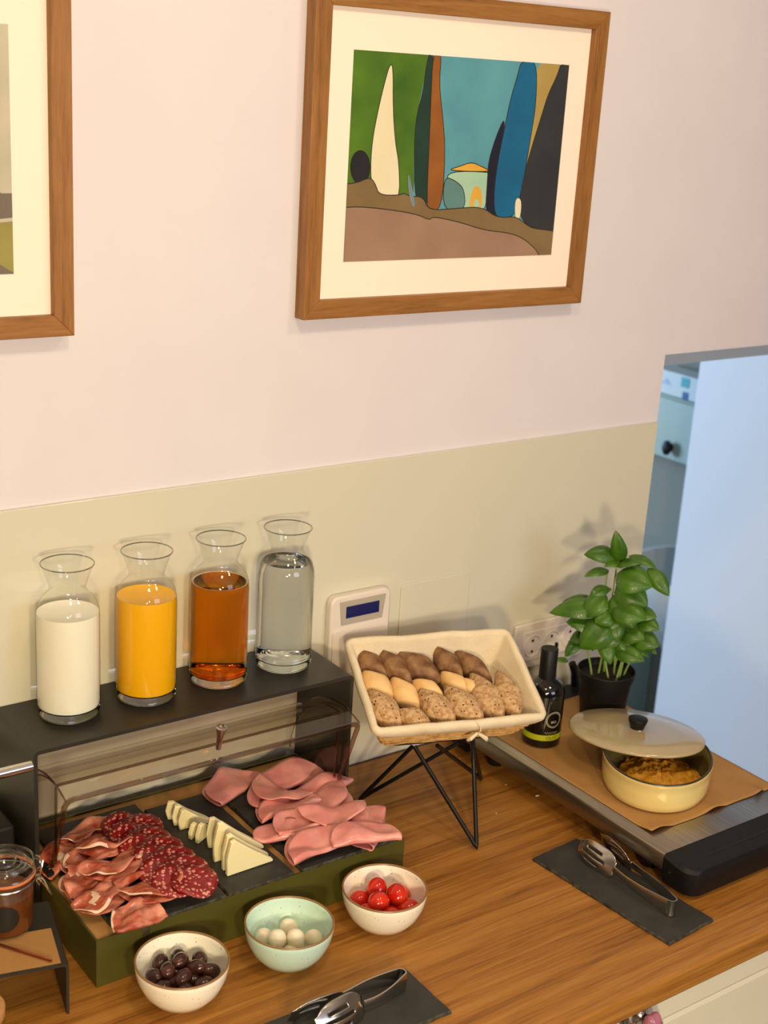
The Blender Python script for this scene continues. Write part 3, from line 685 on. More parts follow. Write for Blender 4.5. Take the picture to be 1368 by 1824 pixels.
# ------------------------------------------------------------------ cold cuts
def salami(k, p, n_, R, label):
    g = G(); N = 30; s = k*3.1
    nrm = Vector(n_).normalized(); a = nrm.orthogonal().normalized(); b = nrm.cross(a)
    rings = []
    for j, f in enumerate((0, .35, .7, 1.0)):
        ring = []
        for i in range(N):
            th = 2*PI*i/N; rr = R*f*(1+.05*nz(math.cos(th)*1.5, math.sin(th)*1.5, 0, s))
            wv = .0022*f*math.sin(2*th+s)+.0012*f*math.sin(3*th+2*s)
            ring.append(Vector(p)+(a*math.cos(th)+b*math.sin(th))*rr+nrm*wv)
        rings.append(ring)
    g.v.append(Vector(p)); k0 = 1
    for ring in rings[1:]: g.v += ring
    for i in range(N): g.f.append((0, 1+i, 1+(i+1) % N)); g.mi.append(0)
    for q in range(2):
        for i in range(N):
            A = 1+q*N+i; B_ = 1+q*N+(i+1) % N; g.f.append((A, B_, B_+N, A+N)); g.mi.append(0)
    o = g.build('salami_slice', 'salami', solid=.0016, sharp=0); recenter(o)
    return tag(o, label, 'salami', 'salami slices on the left slate')
SAL = [((222, 1473), 'at the back left of the salami row'), ((252, 1474), 'at the back right of the salami row'), ((232, 1492), 'second from the back on the left of the salami row'), ((266, 1497), 'second from the back on the right of the salami row'),
       ((252, 1514), 'third from the back on the left of the salami row'), ((288, 1514), 'third from the back on the right of the salami row'), ((272, 1534), 'in the middle of the salami row on the left'), ((310, 1533), 'in the middle of the salami row on the right'),
       ((290, 1554), 'third from the front on the left of the salami row'), ((330, 1549), 'third from the front on the right of the salami row'), ((312, 1570), 'second from the front of the salami row'), ((346, 1568), 'at the very front of the salami row')]
for k, (px, w_) in enumerate(SAL):
    P = at(*px, 2, ST+.012+.0008*k)
    salami(k, P, (.10*nz(k, 3), -.20+.08*nz(k, 1), 1), .0275, 'marbled red salami slice %s' % w_)
def sheet(name, label, cat, c, L, W, rot, fold, seed, mats, fatside, group, zmin, th=.0012, crum=.004, freq=1.6, R=.0032, rip=.0):
    """soft meat slice: an oval sheet folded once into a half-moon (fold along local y), gently crumpled"""
    g = G(); c = Vector(c); cr, sr_ = math.cos(rot), math.sin(rot); nu, nv = 30, 20
    def fn(u, v):
        e = max(.02, 1-abs(2*u-1)**2.6)**.5
        wb = W*e*(1.0+.10*nz(u*2.0, seed)); wt = W*e*fold*(1.0+.16*nz(u*2.4, seed+4))
        arc = PI*R; tot = wb+arc+wt; s_ = v*tot
        if s_ < wb: x, z = wb-s_, 0.0
        elif s_ < wb+arc: a = (s_-wb)/R; x, z = -R*math.sin(a), R-R*math.cos(a)
        else: d_ = s_-wb-arc; x, z = d_, 2*R+.05*d_
        y = (u-.5)*L
        x += .10*W*math.sin(u*PI*1.0+seed)+.06*W*nz(u*1.7, seed*1.3)
        y += .05*L*nz(v*1.5, seed*.9)
        top = min(1, z/(2*R))
        z += (.35+.65*top)*crum*(1.2*nz(u*freq+seed, x/W*freq, .5, seed)+.35*nz(u*freq*2.6+seed, x/W*freq*2.6, .2, seed))
        z += top*.0022*math.sin(u*5+seed*2)*(x/W)+rip*(.3+.7*top)*(math.sin(u*2*PI*1.5+seed+1.5*x/W))
        return (c.x+x*cr-y*sr_, c.y+x*sr_+y*cr, c.z+z)
    k = 4.0+(seed % 3)
    if fatside == 'edge': mi = lambda u, v: 1 if v > .99-.10*max(0, math.sin(u*k+seed)) or (v < .05 and u > .5) else 0
    elif fatside == 'end': mi = lambda u, v: 1 if (v > .94 and u < .4) or (.62+.1*math.sin(u*9) < v < .80+.06*math.sin(u*7+1) and abs(u-.5-.25*math.sin(seed*2)) < .09) else 0
    else: mi = lambda u, v: 1 if v > .975 or v < .02 else 0
    g.grid(fn, nu, nv, mi)
    lo = min(v.z for v in g.v)
    for v in g.v: v.z += zmin-lo
    o = g.build(name, mats, solid=th, sharp=0); recenter(o)
    return tag(o, label, cat, group)
PRO = [((128, 1530), .080, .046, 2.0, .85, .000, 'end', 'farthest left, seen through the cover'), ((186, 1496), .078, .044, 1.9, .80, .001, 'edge', 'at the back beside the salami'), ((172, 1534), .084, .044, 1.85, .85, .004, 'edge', 'with orange-red meat left of the salami'),
       ((214, 1524), .076, .040, 1.7, .80, .006, 'end', 'tucked against the back salami slices'), ((178, 1574), .082, .044, 2.0, .85, .003, 'edge', 'with a curled pale edge on the left'), ((224, 1562), .080, .044, 1.75, .75, .008, 'end', 'with a white fat curl in the middle'),
       ((252, 1562), .076, .040, 1.8, .80, .010, 'edge', 'under the middle of the salami row'), ((216, 1612), .080, .044, 1.85, .85, .006, 'end', 'with two white fat patches'), ((252, 1644), .064, .042, 1.6, .90, .004, 'edge', 'hanging over the front of the slate'), ((290, 1606), .078, .044, 1.5, .80, .010, 'end', 'front right, lying against the salami')]
for k, (px, L, W, rot, fo, dz, fs, w_) in enumerate(PRO):
    P = at(*px, 2, ST+dz+.006)
    if k % 2: P = P+Vector((math.cos(rot), math.sin(rot), 0))*W; rot += PI
    sheet('prosciutto_slice', 'folded prosciutto slice %s' % w_, 'prosciutto', P, L, W, rot, fo, k+1.3, ['prosciutto', 'prosciutto_fat'], fs, 'prosciutto slices on the left slate', ST+.0008+dz, crum=.0095, freq=2.3, R=.0019, th=.0009, rip=.0026)
HAM = [((428, 1404), .098, .052, 2.0, .85, .000, 'at the back left corner'), ((530, 1392), .100, .054, 1.75, .85, .002, 'at the back centre'), ((592, 1412), .096, .050, 2.1, .80, .004, 'behind the pivot on the right'), ((470, 1432), .086, .054, .5, .80, .006, 'standing up left of centre with a rolled edge'),
       ((520, 1446), .090, .050, 1.5, .70, .004, 'dark pink in the centre fold'), ((618, 1442), .100, .052, 1.9, .80, .007, 'with wavy folds on the right edge'), ((672, 1474), .096, .050, 2.3, .75, .003, 'reaching the right corner of the slate'), ((508, 1492), .080, .046, 1.2, .80, .001, 'at the front left'),
       ((556, 1472), .094, .050, 1.5, .85, .009, 'in the middle of the pile'), ((612, 1476), .090, .050, 1.3, .80, .012, 'crossing the upper front'), ((584, 1514), .104, .050, 1.6, .85, .006, 'rolled along the front edge'), ((650, 1498), .088, .052, 1.1, .80, .012, 'with a pointed flap at the front right')]
for k, (px, L, W, rot, fo, dz, w_) in enumerate(HAM):
    P = at(*px, 2, ST+dz+.006)
    if k in (3, 5, 9): P = P+Vector((math.cos(rot), math.sin(rot), 0))*W; rot += PI
    sheet('ham_slice', 'folded pink cooked ham slice %s' % w_, 'ham', P, L, W, rot, fo, k+21.7, ['ham', 'ham_rind'], 'rind', 'ham slices on the right slate', ST+.0008+dz, crum=.0070, freq=1.5, R=.0034, rip=.0024)

# ------------------------------------------------------------------ bread basket on wire stand
BC = Vector((1.1178, -.1668, .1996)); BA, BY = math.radians(22.1), math.radians(-18.4); BW, BD, BDP = .2524, .175, .056
brot = Matrix.Rotation(BY, 3, 'Z') @ Matrix.Rotation(BA, 3, 'X'); beul = brot.to_euler()
def bl(x, y, z): return BC + brot @ Vector((x, y, z))
def bin_(p): return brot.transposed() @ (Vector(p)-BC)
r = thing('bread_basket', 'wicker bread basket with a cream cloth liner on the black wire stand', 'basket', bl(0, 0, -BDP), rot=beul)
def rr_loop(w, d, rad, n=7, m=10):
    pts = []
    for cx, cy, a0 in ((w/2-rad, d/2-rad, 0), (-w/2+rad, d/2-rad, PI/2), (-w/2+rad, -d/2+rad, PI), (w/2-rad, -d/2+rad, 1.5*PI)):
        pts += [Vector((cx+rad*math.cos(a0+PI/2*i/n), cy+rad*math.sin(a0+PI/2*i/n))) for i in range(n+1)]
    out = []
    for i in range(len(pts)):
        a, b = pts[i], pts[(i+1) % len(pts)]; k = m if (b-a).length > .03 else 1
        out += [a.lerp(b, j/k) for j in range(k)]
    return out
def insize(z):   # outside size of the wicker at depth z (0 rim, -BDP bottom)
    f = -z/BDP; return (BW-.010-.050*f, BD-.010-.046*f)
nrow = 12
for i in range(nrow):
    z = -.006-(BDP-.008)*i/(nrow-1); w_, d_ = insize(z); L = rr_loop(w_, d_, .008, 5, 14)
    pts = [bl(p.x*(1+.010*math.sin(k*1.57+i*PI)), p.y*(1+.010*math.sin(k*1.57+i*PI)), z+.0006*math.sin(k*.9+i)) for k, p in enumerate(L)]
    G().tube(pts, .0026, 6, closed=True).build('wicker_strand', 'wicker', r)
L0 = rr_loop(*insize(-.004), .008, 5, 6); L1 = rr_loop(*insize(-BDP), .008, 5, 6)
for k in range(0, len(L0), 2):
    a, b = L0[k], L1[k]; G().tube([bl(a.x, a.y, -.004), bl(b.x, b.y, -BDP)], .0016, 5).build('wicker_stake', 'wicker', r)
w_, d_ = insize(-BDP); G().box(-w_/2+.004, w_/2-.004, -d_/2+.004, d_/2-.004, .0005, .0035).build('bottom', 'wicker', r, local=True, bevel=.002)
# liner cloth: floor, walls, roll over the rim, hem outside
g = G()
LP = [(.62, -BDP+.0055, 1), (.985, -BDP+.0058, 1), (1.0, -BDP+.009, 1), (1.0, -.030, 0), (1.0, -.008, 0), (.995, -.001, 0), (1.004, .0035, 0), (1.020, .0045, 0), (1.038, .002, 0), (1.046, -.005, 0), (1.044, -.014, 0), (1.034, -.0195, 0)]
loop_n = len(rr_loop(.2, .14, .007, 5, 12))
def lin_pt(i, j):
    s, z, fl = LP[j]
    zz = min(z, -.001); w2, d2 = insize(zz); w2 -= .008; d2 -= .008
    L = rr_loop(w2, d2, .007, 5, 12); p = L[i % loop_n]
    if fl and j == 0: q = Vector((p.x*s, p.y*s))
    else:
        extra = (s-1.0)*.20
        dirv = Vector((math.copysign(max(0, abs(p.x)-w2/2+.016), p.x), math.copysign(max(0, abs(p.y)-d2/2+.016), p.y)))
        dirv = dirv.normalized() if dirv.length > 1e-6 else Vector((0, 0))
        q = p+dirv*extra*(1.15)
    a = .0014*nz(p.x*60, p.y*60, z*40, 2)+.0016*nz(p.x*22, p.y*22, z*18, 5)
    if j >= 7: zz2 = z+(.0025*nz(p.x*40, p.y*40, 3) if j >= 10 else 0)
    else: zz2 = z
    return bl(q.x+a*.8, q.y+a*.8, zz2+a*.5)
for i in range(loop_n):
    for j in range(len(LP)): g.v.append(lin_pt(i, j))
nl = len(LP)
for i in range(loop_n):
    i2 = (i+1) % loop_n
    for j in range(nl-1): g.f.append((i*nl+j, i2*nl+j, i2*nl+j+1, i*nl+j+1)); g.mi.append(0)
g.f.append(tuple(i*nl for i in range(loop_n))); g.mi.append(0)
lb = g.build('cloth_liner', 'linen', r, sharp=0, solid=.0012)
# bow tie of the liner at the front
bx = bin_(at_plane(850, 1312, bl(0, -BD/2-.004, 0), brot @ Vector((0, -1, 0)))).x
for dx, dz, ln in ((-.010, -.010, .016), (.013, -.014, .020)):
    p0 = bl(bx, -BD/2-.002, -.013); p1 = bl(bx+dx, -BD/2-.006, -.013+dz*.6); p2 = bl(bx+dx*1.2, -BD/2-.004, -.013+dz)
    G().tube([p0, p1, p2], [.002, .0032, .0026], 6).build('tie_end', 'linen', r)
G().tube([bl(bx-.004, -BD/2+.004, .0045), bl(bx, -BD/2-.004, .003), bl(bx+.001, -BD/2-.0065, -.004), bl(bx, -BD/2-.003, -.013)], .0011, 6).build('tie_cord', 'linen', r)

# wire stand
r = thing('wire_stand', 'black three-legged hairpin wire stand under the bread basket', 'stand', (1.12, -.17, 0))
FZ = -BDP-.0075
fr = [bl(p.x, p.y, FZ) for p in rr_loop(.180, .108, .02, 6, 4)]
G().tube(fr, .003, 8, closed=True).build('top_frame', 'black_rod', r)
def rod(V, A, B):
    V = Vector(V); dA = (A-V).normalized(); dB = (B-V).normalized()
    pts = [A, V+dA*.014, V+dA*.005+Vector((0, 0, -.0005)), V+Vector((0, 0, .0)), V+dB*.005+Vector((0, 0, -.0005)), V+dB*.014, B]
    lo = min(p.z for p in pts)
    G().tube([p+Vector((0, 0, .0035-lo)) if p.z < .02 else p for p in pts], .0031, 9).build('hairpin_leg', 'black_rod', r)
fp, fnr = bl(0, 0, FZ), brot @ Vector((0, 0, 1))
ap = lambda x, y: at_plane(x, y, fp, fnr)
V1 = at(849, 1510, 2, .003); V2 = at(640, 1424, 2, .003); V3 = at(857, 1388, 2, .003)
rod(V1, ap(738, 1329), ap(842, 1316))
rod(V2, ap(734, 1330), ap(818, 1322))
rod(V3, ap(779, 1328), ap(838, 1316))

# bread rolls
def roll(label, t1, t2, wpx, kind, off, group, fat=.016, seed=0, pw=1.25):
    p0 = bl(0, 0, off); A = at_plane(*t1, p0, fnr); B = at_plane(*t2, p0, fnr)
    ax = B-A; L = ax.length/2; ax.normalize(); nrm = (fnr-ax*fnr.dot(ax)).normalized()
    tw = .28*nz(seed*1.9, .4); sd = nrm.cross(ax).normalized()
    W = wpx/1360/2*1.16; c = (A+B)/2
    g = G(); N, Mr = 26, 14
    def fn(u, v):
        th = 2*PI*u; ph = -PI/2+PI*v; cp = math.cos(ph); cx, sx = math.cos(th), math.sin(th)
        k = (abs(cx)**pw+abs(sx)**pw)**(-1/pw)
        x = L*cp**.8*k*cx; y = W*cp**.8*k*sx; z = fat*math.sin(ph)
        y += tw*.35*x*(1 if kind != 's' else .6)
        n_ = 1+.045*nz(x*60, y*60, z*60, seed)+.02*nz(x*160, y*160, z*160, seed)
        return c+(ax*x+sd*y+nrm*z)*n_
    g.grid(fn, N, Mr)
    o = g.build('bread_roll', {'d': 'rye_crust', 'p': 'pale_crust', 's': 'seeded_crust'}[kind], sharp=0)
    bm = bmesh.new(); bm.from_mesh(o.data); bmesh.ops.remove_doubles(bm, verts=bm.verts, dist=1e-5); bmesh.ops.recalc_face_normals(bm, faces=bm.faces); bm.to_mesh(o.data); bm.free()
    recenter(o)
    return tag(o, label, 'bread', group)
ROLLS = [('d', (630, 1160), (690, 1214), 44, 'dark brown bread roll at the back left corner of the basket'), ('d', (672, 1161), (735, 1226), 44, 'dark brown bread roll second from the left in the back row'), ('d', (704, 1165), (784, 1218), 58, 'wide dark brown bread roll in the middle of the back row'),
         ('d', (771, 1156), (825, 1216), 40, 'dark brown pointed bread roll right of the middle in the back row'), ('d', (806, 1165), (878, 1219), 42, 'dark brown floury bread roll at the right end of the back row'),
         ('p', (646, 1198), (698, 1246), 46, 'pale yellow bread roll at the left end of the middle row'), ('p', (696, 1210), (746, 1265), 44, 'pale yellow bread roll second from left in the middle row'), ('p', (733, 1216), (792, 1248), 36, 'small pale yellow bread roll in the centre of the basket'), ('p', (783, 1200), (842, 1246), 40, 'pale yellow pointed bread roll right of the centre'), ('p', (820, 1213), (852, 1246), 30, 'pale bread roll mostly hidden behind the big seeded roll'),
         ('s', (654, 1232), (716, 1302), 50, 'seeded brown bread roll at the front left of the basket'), ('s', (704, 1270), (770, 1300), 44, 'small round seeded roll second from the left in the front row'), ('s', (744, 1231), (812, 1296), 52, 'seeded brown bread roll in the middle of the front row'), ('s', (790, 1226), (862, 1294), 54, 'seeded brown bread roll right of the middle in the front row'), ('s', (836, 1203), (898, 1289), 56, 'tall seeded bread roll, second from right in the front row'), ('s', (883, 1196), (926, 1287), 48, 'seeded bread roll at the far right of the front row')]
for k, (kd_, a, b, wp, lab) in enumerate(ROLLS):
    roll(lab, a, b, wp, kd_, {'d': -.027, 'p': -.022, 's': -.016}[kd_]+.003*(k % 2), {'d': 'dark rolls', 'p': 'pale rolls', 's': 'seeded rolls'}[kd_]+' in the bread basket', .0185 if kd_ != 'p' else .0165, k+1)

# ------------------------------------------------------------------ warming plate
HX0, HX1, HZ = 1.250, 1.527, .050
r = thing('warming_plate', 'steel electric warming plate with black end handles on the counter', 'warming plate', ((HX0+HX1)/2, -.27, 0))
g = G(); pr_ = [(HX0, .026), (HX0, .0475), (HX0+.0025, HZ), (HX1-.0025, HZ), (HX1, .0475), (HX1, .026)]
n = len(pr_); g.add([(x, -.479, z) for x, z in pr_]+[(x, -.070, z) for x, z in pr_], [tuple(range(n)), tuple(range(2*n-1, n-1, -1))]+[(i, (i+1) % n, n+(i+1) % n, n+i) for i in range(n)])
g.build('steel_top', 'brushed_steel', r, sharp=50)
def end_cap(name, y0, y1):
    """y0 joins the steel, y1 is the outer end"""
    s = 1 if y1 > y0 else -1; rad = .022
    pts = [(HX0-.0008, y0), (HX0-.0008, y1-s*rad)] + [(HX0-.0008+rad-rad*math.cos(a), y1-s*rad+s*rad*math.sin(a)) for a in [PI/2*i/6 for i in range(1, 7)]]
    pts += [(HX1+.0008-rad+rad*math.sin(a), y1-s*rad+s*rad*math.cos(a)) for a in [PI/2*i/6 for i in range(0, 7)]] + [(HX1+.0008, y0)]
    cx, cy = (HX0+HX1)/2, (y0+y1)/2
    g = G(); n = len(pts)
    def lvl(z, k, sl=0): return [(cx+(x-cx)*k, y0+(y-y0)*k, z-sl*abs(y-y0)) for x, y in pts]
    A = lvl(.006, .96); B_ = lvl(.020, 1.0); C_ = lvl(.0455, 1.0, .13); D = lvl(.0502, .965, .13)
    g.add(A+B_+C_+D, [tuple(range(n-1, -1, -1)), tuple(range(3*n, 4*n))]+[(k*n+i, k*n+(i+1) % n, (k+1)*n+(i+1) % n, (k+1)*n+i) for k in range(3) for i in range(n)])
    e = g.build(name, 'black_plastic', r, sharp=32)
    return e
e = end_cap('front_handle', -.479, -.528)
g = G(); g.box(HX0+.045, HX1-.03, -.5065, -.5050, .0405, .0468); g.build('groove', 'hole_dark', e)
G().lathe([(0, 0), (.0022, 0), (.0022, .0008), (0, .0008)], n=10).build('rivet', 'steel', e, local=True).location = (HX0-.0014-r.location.x, -.492-r.location.y, .030)
end_cap('rear_handle', -.070, -.018)
for x in (HX0+.03, HX1-.03):
    for y in (-.43, -.11): G().lathe([(0, .0004), (.012, .0004), (.014, .004), (.014, .026), (0, .026)], (x, y, 0), 16).build('foot', 'black_plastic', r)
tb = at(1019, 1181, 1, -.030)
G().tube([(tb.x+.012, -.034, .048), (tb.x+.008, -.032, .070), (tb.x, -.030, tb.z)], [.010, .0075, .006], 12).build('cord_relief', 'black_plastic', r)
G().tube([(tb.x-.03, -.026, .046), (tb.x-.031, -.022, .09), (tb.x-.028, -.018, .125)], .0028, 8).build('power_cord', 'black_rod', r)
# paper sheet on the plate, its front edge curling
pa = [at(895, 1312, 2, HZ+.001), at(1158, 1484, 2, HZ+.001), at(1368, 1408, 2, HZ+.001)]
px0, px1, py0, py1 = 1.270, 1.5255, -.4365, -.072
g = G()
def pf(u, v):
    x = px0+(px1-px0)*u; y = py0+(py1-py0)*v
    z = HZ+.0008
    e = max(0, 1-v*14)
    z += .0045*e*max(0, math.sin(u*15+.4))**2*(1 if u < .9 else 0) + .004*e*max(0, 1-u*9)
    return (x, y+.002*nz(u*5, 3)*e, z)
g.grid(pf, 50, 60)
tag(recenter(g.build('paper_sheet', 'kraft', sharp=0, solid=.0004, offset=1)), 'brown baking paper sheet on the warming plate', 'paper')
PZ_ = HZ+.0016

# ------------------------------------------------------------------ casserole with lid ajar
vd = Vector((1.37, 1.155, 0)).normalized(); va = math.atan2(vd.y, vd.x)
cc = Vector((1.3765, -.3395, PZ_)); HA, HB, CHH = .096, .0765, .0455
r = thing('casserole', 'cream enamel oval casserole holding scrambled egg on the warming plate', 'casserole', cc, va)
g = G().lathe([(0, .0004), (.90, .0004), (.955, .0035), (.985, .012), (1.0, .030), (1.0, CHH-.006), (1.012, CHH-.004), (1.012, CHH), (.985, CHH+.0006)], n=64)
g.v = [Vector((v.x*HA, v.y*HB, v.z)) for v in g.v]; bd = g.build('body', 'casserole_enamel', r, local=True, sharp=50)
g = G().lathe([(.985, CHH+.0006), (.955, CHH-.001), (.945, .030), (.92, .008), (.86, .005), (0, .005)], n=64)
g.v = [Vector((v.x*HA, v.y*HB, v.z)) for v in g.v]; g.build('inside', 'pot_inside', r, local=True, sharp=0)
G().tube([(HA*.985*math.cos(2*PI*i/64), HB*.985*math.sin(2*PI*i/64), CHH+.0006) for i in range(64)], .0017, 8, closed=True).build('rim', 'pot_rim', r, local=True)
# egg
g = G(); g.v.append(Vector((0, 0, 0)))
NR, NA = 26, 72
def ez(x, y, f): return .0075+.0125*(1-f*f)+.0075*nz(x*75, y*75, 1)+.0055*nz(x*170, y*170, 4)+.003*nz(x*330, y*330, 9)
g.v[0] = Vector((0, 0, ez(0, 0, 0)))
for k in range(1, NR+1):
    f = k/NR
    for i in range(NA):
        a = 2*PI*i/NA; x, y = HA*.80*f*math.cos(a)-.006, HB*.80*f*math.sin(a)-.008
        g.v.append(Vector((x, y, max(.0056, ez(x, y, f)))))
for i in range(NA): g.f.append((0, 1+i, 1+(i+1) % NA)); g.mi.append(0)
for k in range(NR-1):
    for i in range(NA): a = 1+k*NA+i; b = 1+k*NA+(i+1) % NA; g.f.append((a, b, b+NA, a+NA)); g.mi.append(0)
g.v = [cc+Matrix.Rotation(va, 3, 'Z')@v for v in g.v]
eg = recenter(g.build('scrambled_egg', 'egg', sharp=0)); eg['kind'] = 'stuff'; tag(eg, 'orange-yellow scrambled egg inside the cream casserole', 'egg')
# lid
lc = Vector((1.3905, -.2830, PZ_+CHH+.0065)); LA, LB = .0985, .0775
r = thing('oval_cover', 'beige oval enamel lid with black knob lying askew on the casserole', 'lid', lc, rot=Euler((math.radians(2.0), 0, va+PI/2)))
g = G().lathe([(0, -.0002), (.94, -.003), (.985, -.004), (1.0, -.003), (1.0, -.001), (.97, .0010), (.6, .0034), (.25, .0046), (0, .0048)], n=72)
g.v = [Vector((v.x*LA, v.y*LB, v.z)) for v in g.v]; g.build('plate', 'lid_enamel', r, local=True, sharp=0)
G().lathe([(0, .0045), (.0105, .0045), (.0105, .0060), (0, .0060)], n=24).build('knob_washer', 'chrome', r, local=True)
G().lathe([(0, .0060), (.0098, .0060), (.0115, .011), (.0142, .0185), (.0138, .0205), (.0125, .0213), (0, .0213)], n=28).build('knob', 'black_plastic', r, local=True)

# ------------------------------------------------------------------ oil bottle
P = at(961, 1334, 2, PZ_); d = Vector((P.x-CAM.x, P.y-CAM.y, 0)).normalized(); bo = P+d*.0288
r = thing('oil_bottle', 'black glass oil bottle with a yellow-green label band behind the bread basket', 'bottle', bo)
G().lathe([(0, .0003), (.026, .0003), (.0284, .002), (.0288, .006), (.0288, .082), (.0278, .090), (.0235, .097), (.016, .1015), (.0125, .104), (.0120, .108), (0, .108)], n=44).build('body', 'black_glass', r, local=True, sharp=40)
G().lathe([(.0128, .104), (.0128, .1495), (.0120, .1505), (0, .1505)], n=36).build('cap', 'black_plastic', r, local=True, sharp=40)
G().lathe([(.0290, .0135), (.0290, .0225)], n=44).build('label_band', 'label_yellow', r, local=True)
ca_ = math.atan2(-d.y, -d.x)
def wrap(g, R, a0, z0):   # flat (x,z) drawing -> the bottle's side
    g.v = [Vector((R*math.cos(a0+v.x/R), R*math.sin(a0+v.x/R), z0+v.z)) for v in g.v]; return g
def ring_draw(g, rad, wd, n=40):
    for i in range(n):
        a, b = 2*PI*i/n, 2*PI*(i+1)/n
        g.add([((rad+s*wd)*math.cos(t), 0, (rad+s*wd)*math.sin(t)) for t, s in ((a, -.5), (b, -.5), (b, .5), (a, .5))], [(0, 1, 2, 3)])
def text_geo(txt, size):
    cu = bpy.data.curves.new('t', 'FONT'); cu.body = txt; cu.size = size; cu.align_x = 'CENTER'; cu.resolution_u = 2
    o = bpy.data.objects.new('t', cu); COL.objects.link(o); bpy.context.view_layer.update()
    me = o.to_mesh(); g = G(); g.add([(v.co.x, 0, v.co.y) for v in me.vertices], [tuple(p.vertices) for p in me.polygons]); o.to_mesh_clear()
    bpy.data.objects.remove(o); return g
g = G(); ring_draw(g, .0125, .0007); ring_draw(g, .0108, .0005)
wrap(g, .02895, ca_+.62, .047).build('emblem', 'label_print', r, local=True, smooth=False)
wrap(text_geo('BIO', .0058), .02895, ca_+.62, .0415).build('emblem_text', 'label_print', r, local=True, smooth=False)
g = G()
sq = [(-.011+.0008*i, .0016*math.sin(i*1.35)+.0009*math.sin(i*2.9)) for i in range(27)]
for a, b in zip(sq, sq[1:]): g.add([(a[0], 0, a[1]-.0003), (b[0], 0, b[1]-.0003), (b[0], 0, b[1]+.0003), (a[0], 0, a[1]+.0003)], [(0, 1, 2, 3)])
wrap(g, .02895, ca_+.55, .0262).build('script_mark', 'label_print', r, local=True, smooth=False)
wrap(text_geo('OLIO', .0078), .02915, ca_+.58, .0152).build('band_text', 'hole_dark', r, local=True, smooth=False)

# ------------------------------------------------------------------ potted basil
P = at(1068, 1300, 2, PZ_); d = Vector((P.x-CAM.x, P.y-CAM.y, 0)).normalized(); po = P+d*.033
r = thing('potted_basil', 'green leafy basil plant in a black plastic pot on the warming plate', 'plant', po)
PH = .088
G().lathe([(0, .0004), (.031, .0004), (.033, .003), (.0415, PH-.014), (.0435, PH-.013), (.0452, PH-.001), (.0445, PH), (.0430, PH), (.0415, PH-.012), (.040, PH-.014)], n=44).build('pot', 'black_plastic', r, local=True, sharp=40)
g = G(); g.v.append(Vector((0, 0, PH-.010)))
for k in range(1, 7):
    for i in range(24):
        a = 2*PI*i/24; f = k/6*.0408; g.v.append(Vector((f*math.cos(a), f*math.sin(a), PH-.011+.003*nz(f*90*math.cos(a), f*90*math.sin(a), 1))))
for i in range(24): g.f.append((0, 1+i, 1+(i+1) % 24)); g.mi.append(0)
for k in range(5):
    for i in range(24): a = 1+k*24+i; b = 1+k*24+(i+1) % 24; g.f.append((a, b, b+24, a+24)); g.mi.append(0)
g.build('soil', 'soil', r, local=True, sharp=0)
pc = po+Vector((0, 0, PH)); hd = d.copy(); side = Vector((d.y, -d.x, 0))
def pp(px, py, fwd=0.0): return at_plane(px, py, pc-hd*fwd, hd)
def stem(pts, r0=.0017, r1=.0011):
    n = len(pts); G().tube(pts, [r0+(r1-r0)*i/(n-1) for i in range(n)], 7).build('stem', 'stem_green', r)
def curve(P, n=9):
    out = []
    for i in range(n):
        t = i/(n-1); q = [Vector(p) for p in P]
        while len(q) > 1: q = [a.lerp(b, t) for a, b in zip(q, q[1:])]
        out.append(q[0])
    return out
sb = [(-.012, .004), (.004, -.010), (.012, .006), (.020, -.004), (-.004, .014), (.026, .008), (-.022, -.004), (.010, .018), (.016, -.014)]
stp = [((1082, 1130), (1098, 1010), .006), ((1066, 1140), (1082, 1015), -.004), ((1096, 1140), (1112, 1020), .0), ((1118, 1150), (1134, 1070), .010), ((1078, 1150), (1060, 1085), -.012), ((1130, 1170), (1150, 1100), .006), ((1046, 1160), (1030, 1100), .004), ((1104, 1160), (1120, 1095), -.012), ((1112, 1165), (1128, 1120), .016)]
for (bx_, by_), (m_, t_, f_) in zip(sb, stp):
    b0 = po+side*bx_+hd*by_+Vector((0, 0, PH-.012)); stem(curve([b0, b0.lerp(pp(*m_, f_), .5)+Vector((0, 0, .01)), pp(*m_, f_), pp(*t_, f_)]))
def leaf(base, tip, w_, lift=.5, cup=.35, droop=.25, seed=0, roll_=0.0):
    base = Vector(base); tip = Vector(tip); ax = tip-base; L = ax.length; ax.normalize()
    view = (CAM-base).normalized(); up = Vector((0, 0, 1))
    nn = (view*(1-lift)+up*lift); nn = (nn-ax*nn.dot(ax)).normalized(); sd = ax.cross(nn).normalized()
    nn = (nn*math.cos(roll_)+sd*math.sin(roll_)).normalized(); sd = ax.cross(nn).normalized()
    g = G(); nu, nv = 10, 8
    def fn(u, v):
        s = (v-.5)*2; prof = math.sin(PI*min(1, u**.82))**.75*(1-.12*u) if 0 < u < 1 else 0
        wv = w_/2*prof
        arch = droop*L*(u*(1-u))*1.1
        puff = cup*w_*(.28*abs(s)*(1-abs(s))*2.2 - .22*s*s)*prof
        return base+ax*(u*L)+sd*(s*wv)+nn*(arch+puff+.0009*nz(u*5, s*3, 1, seed))
    g.grid(fn, nu, nv); g.build('leaf', 'leaf', r, sharp=0)
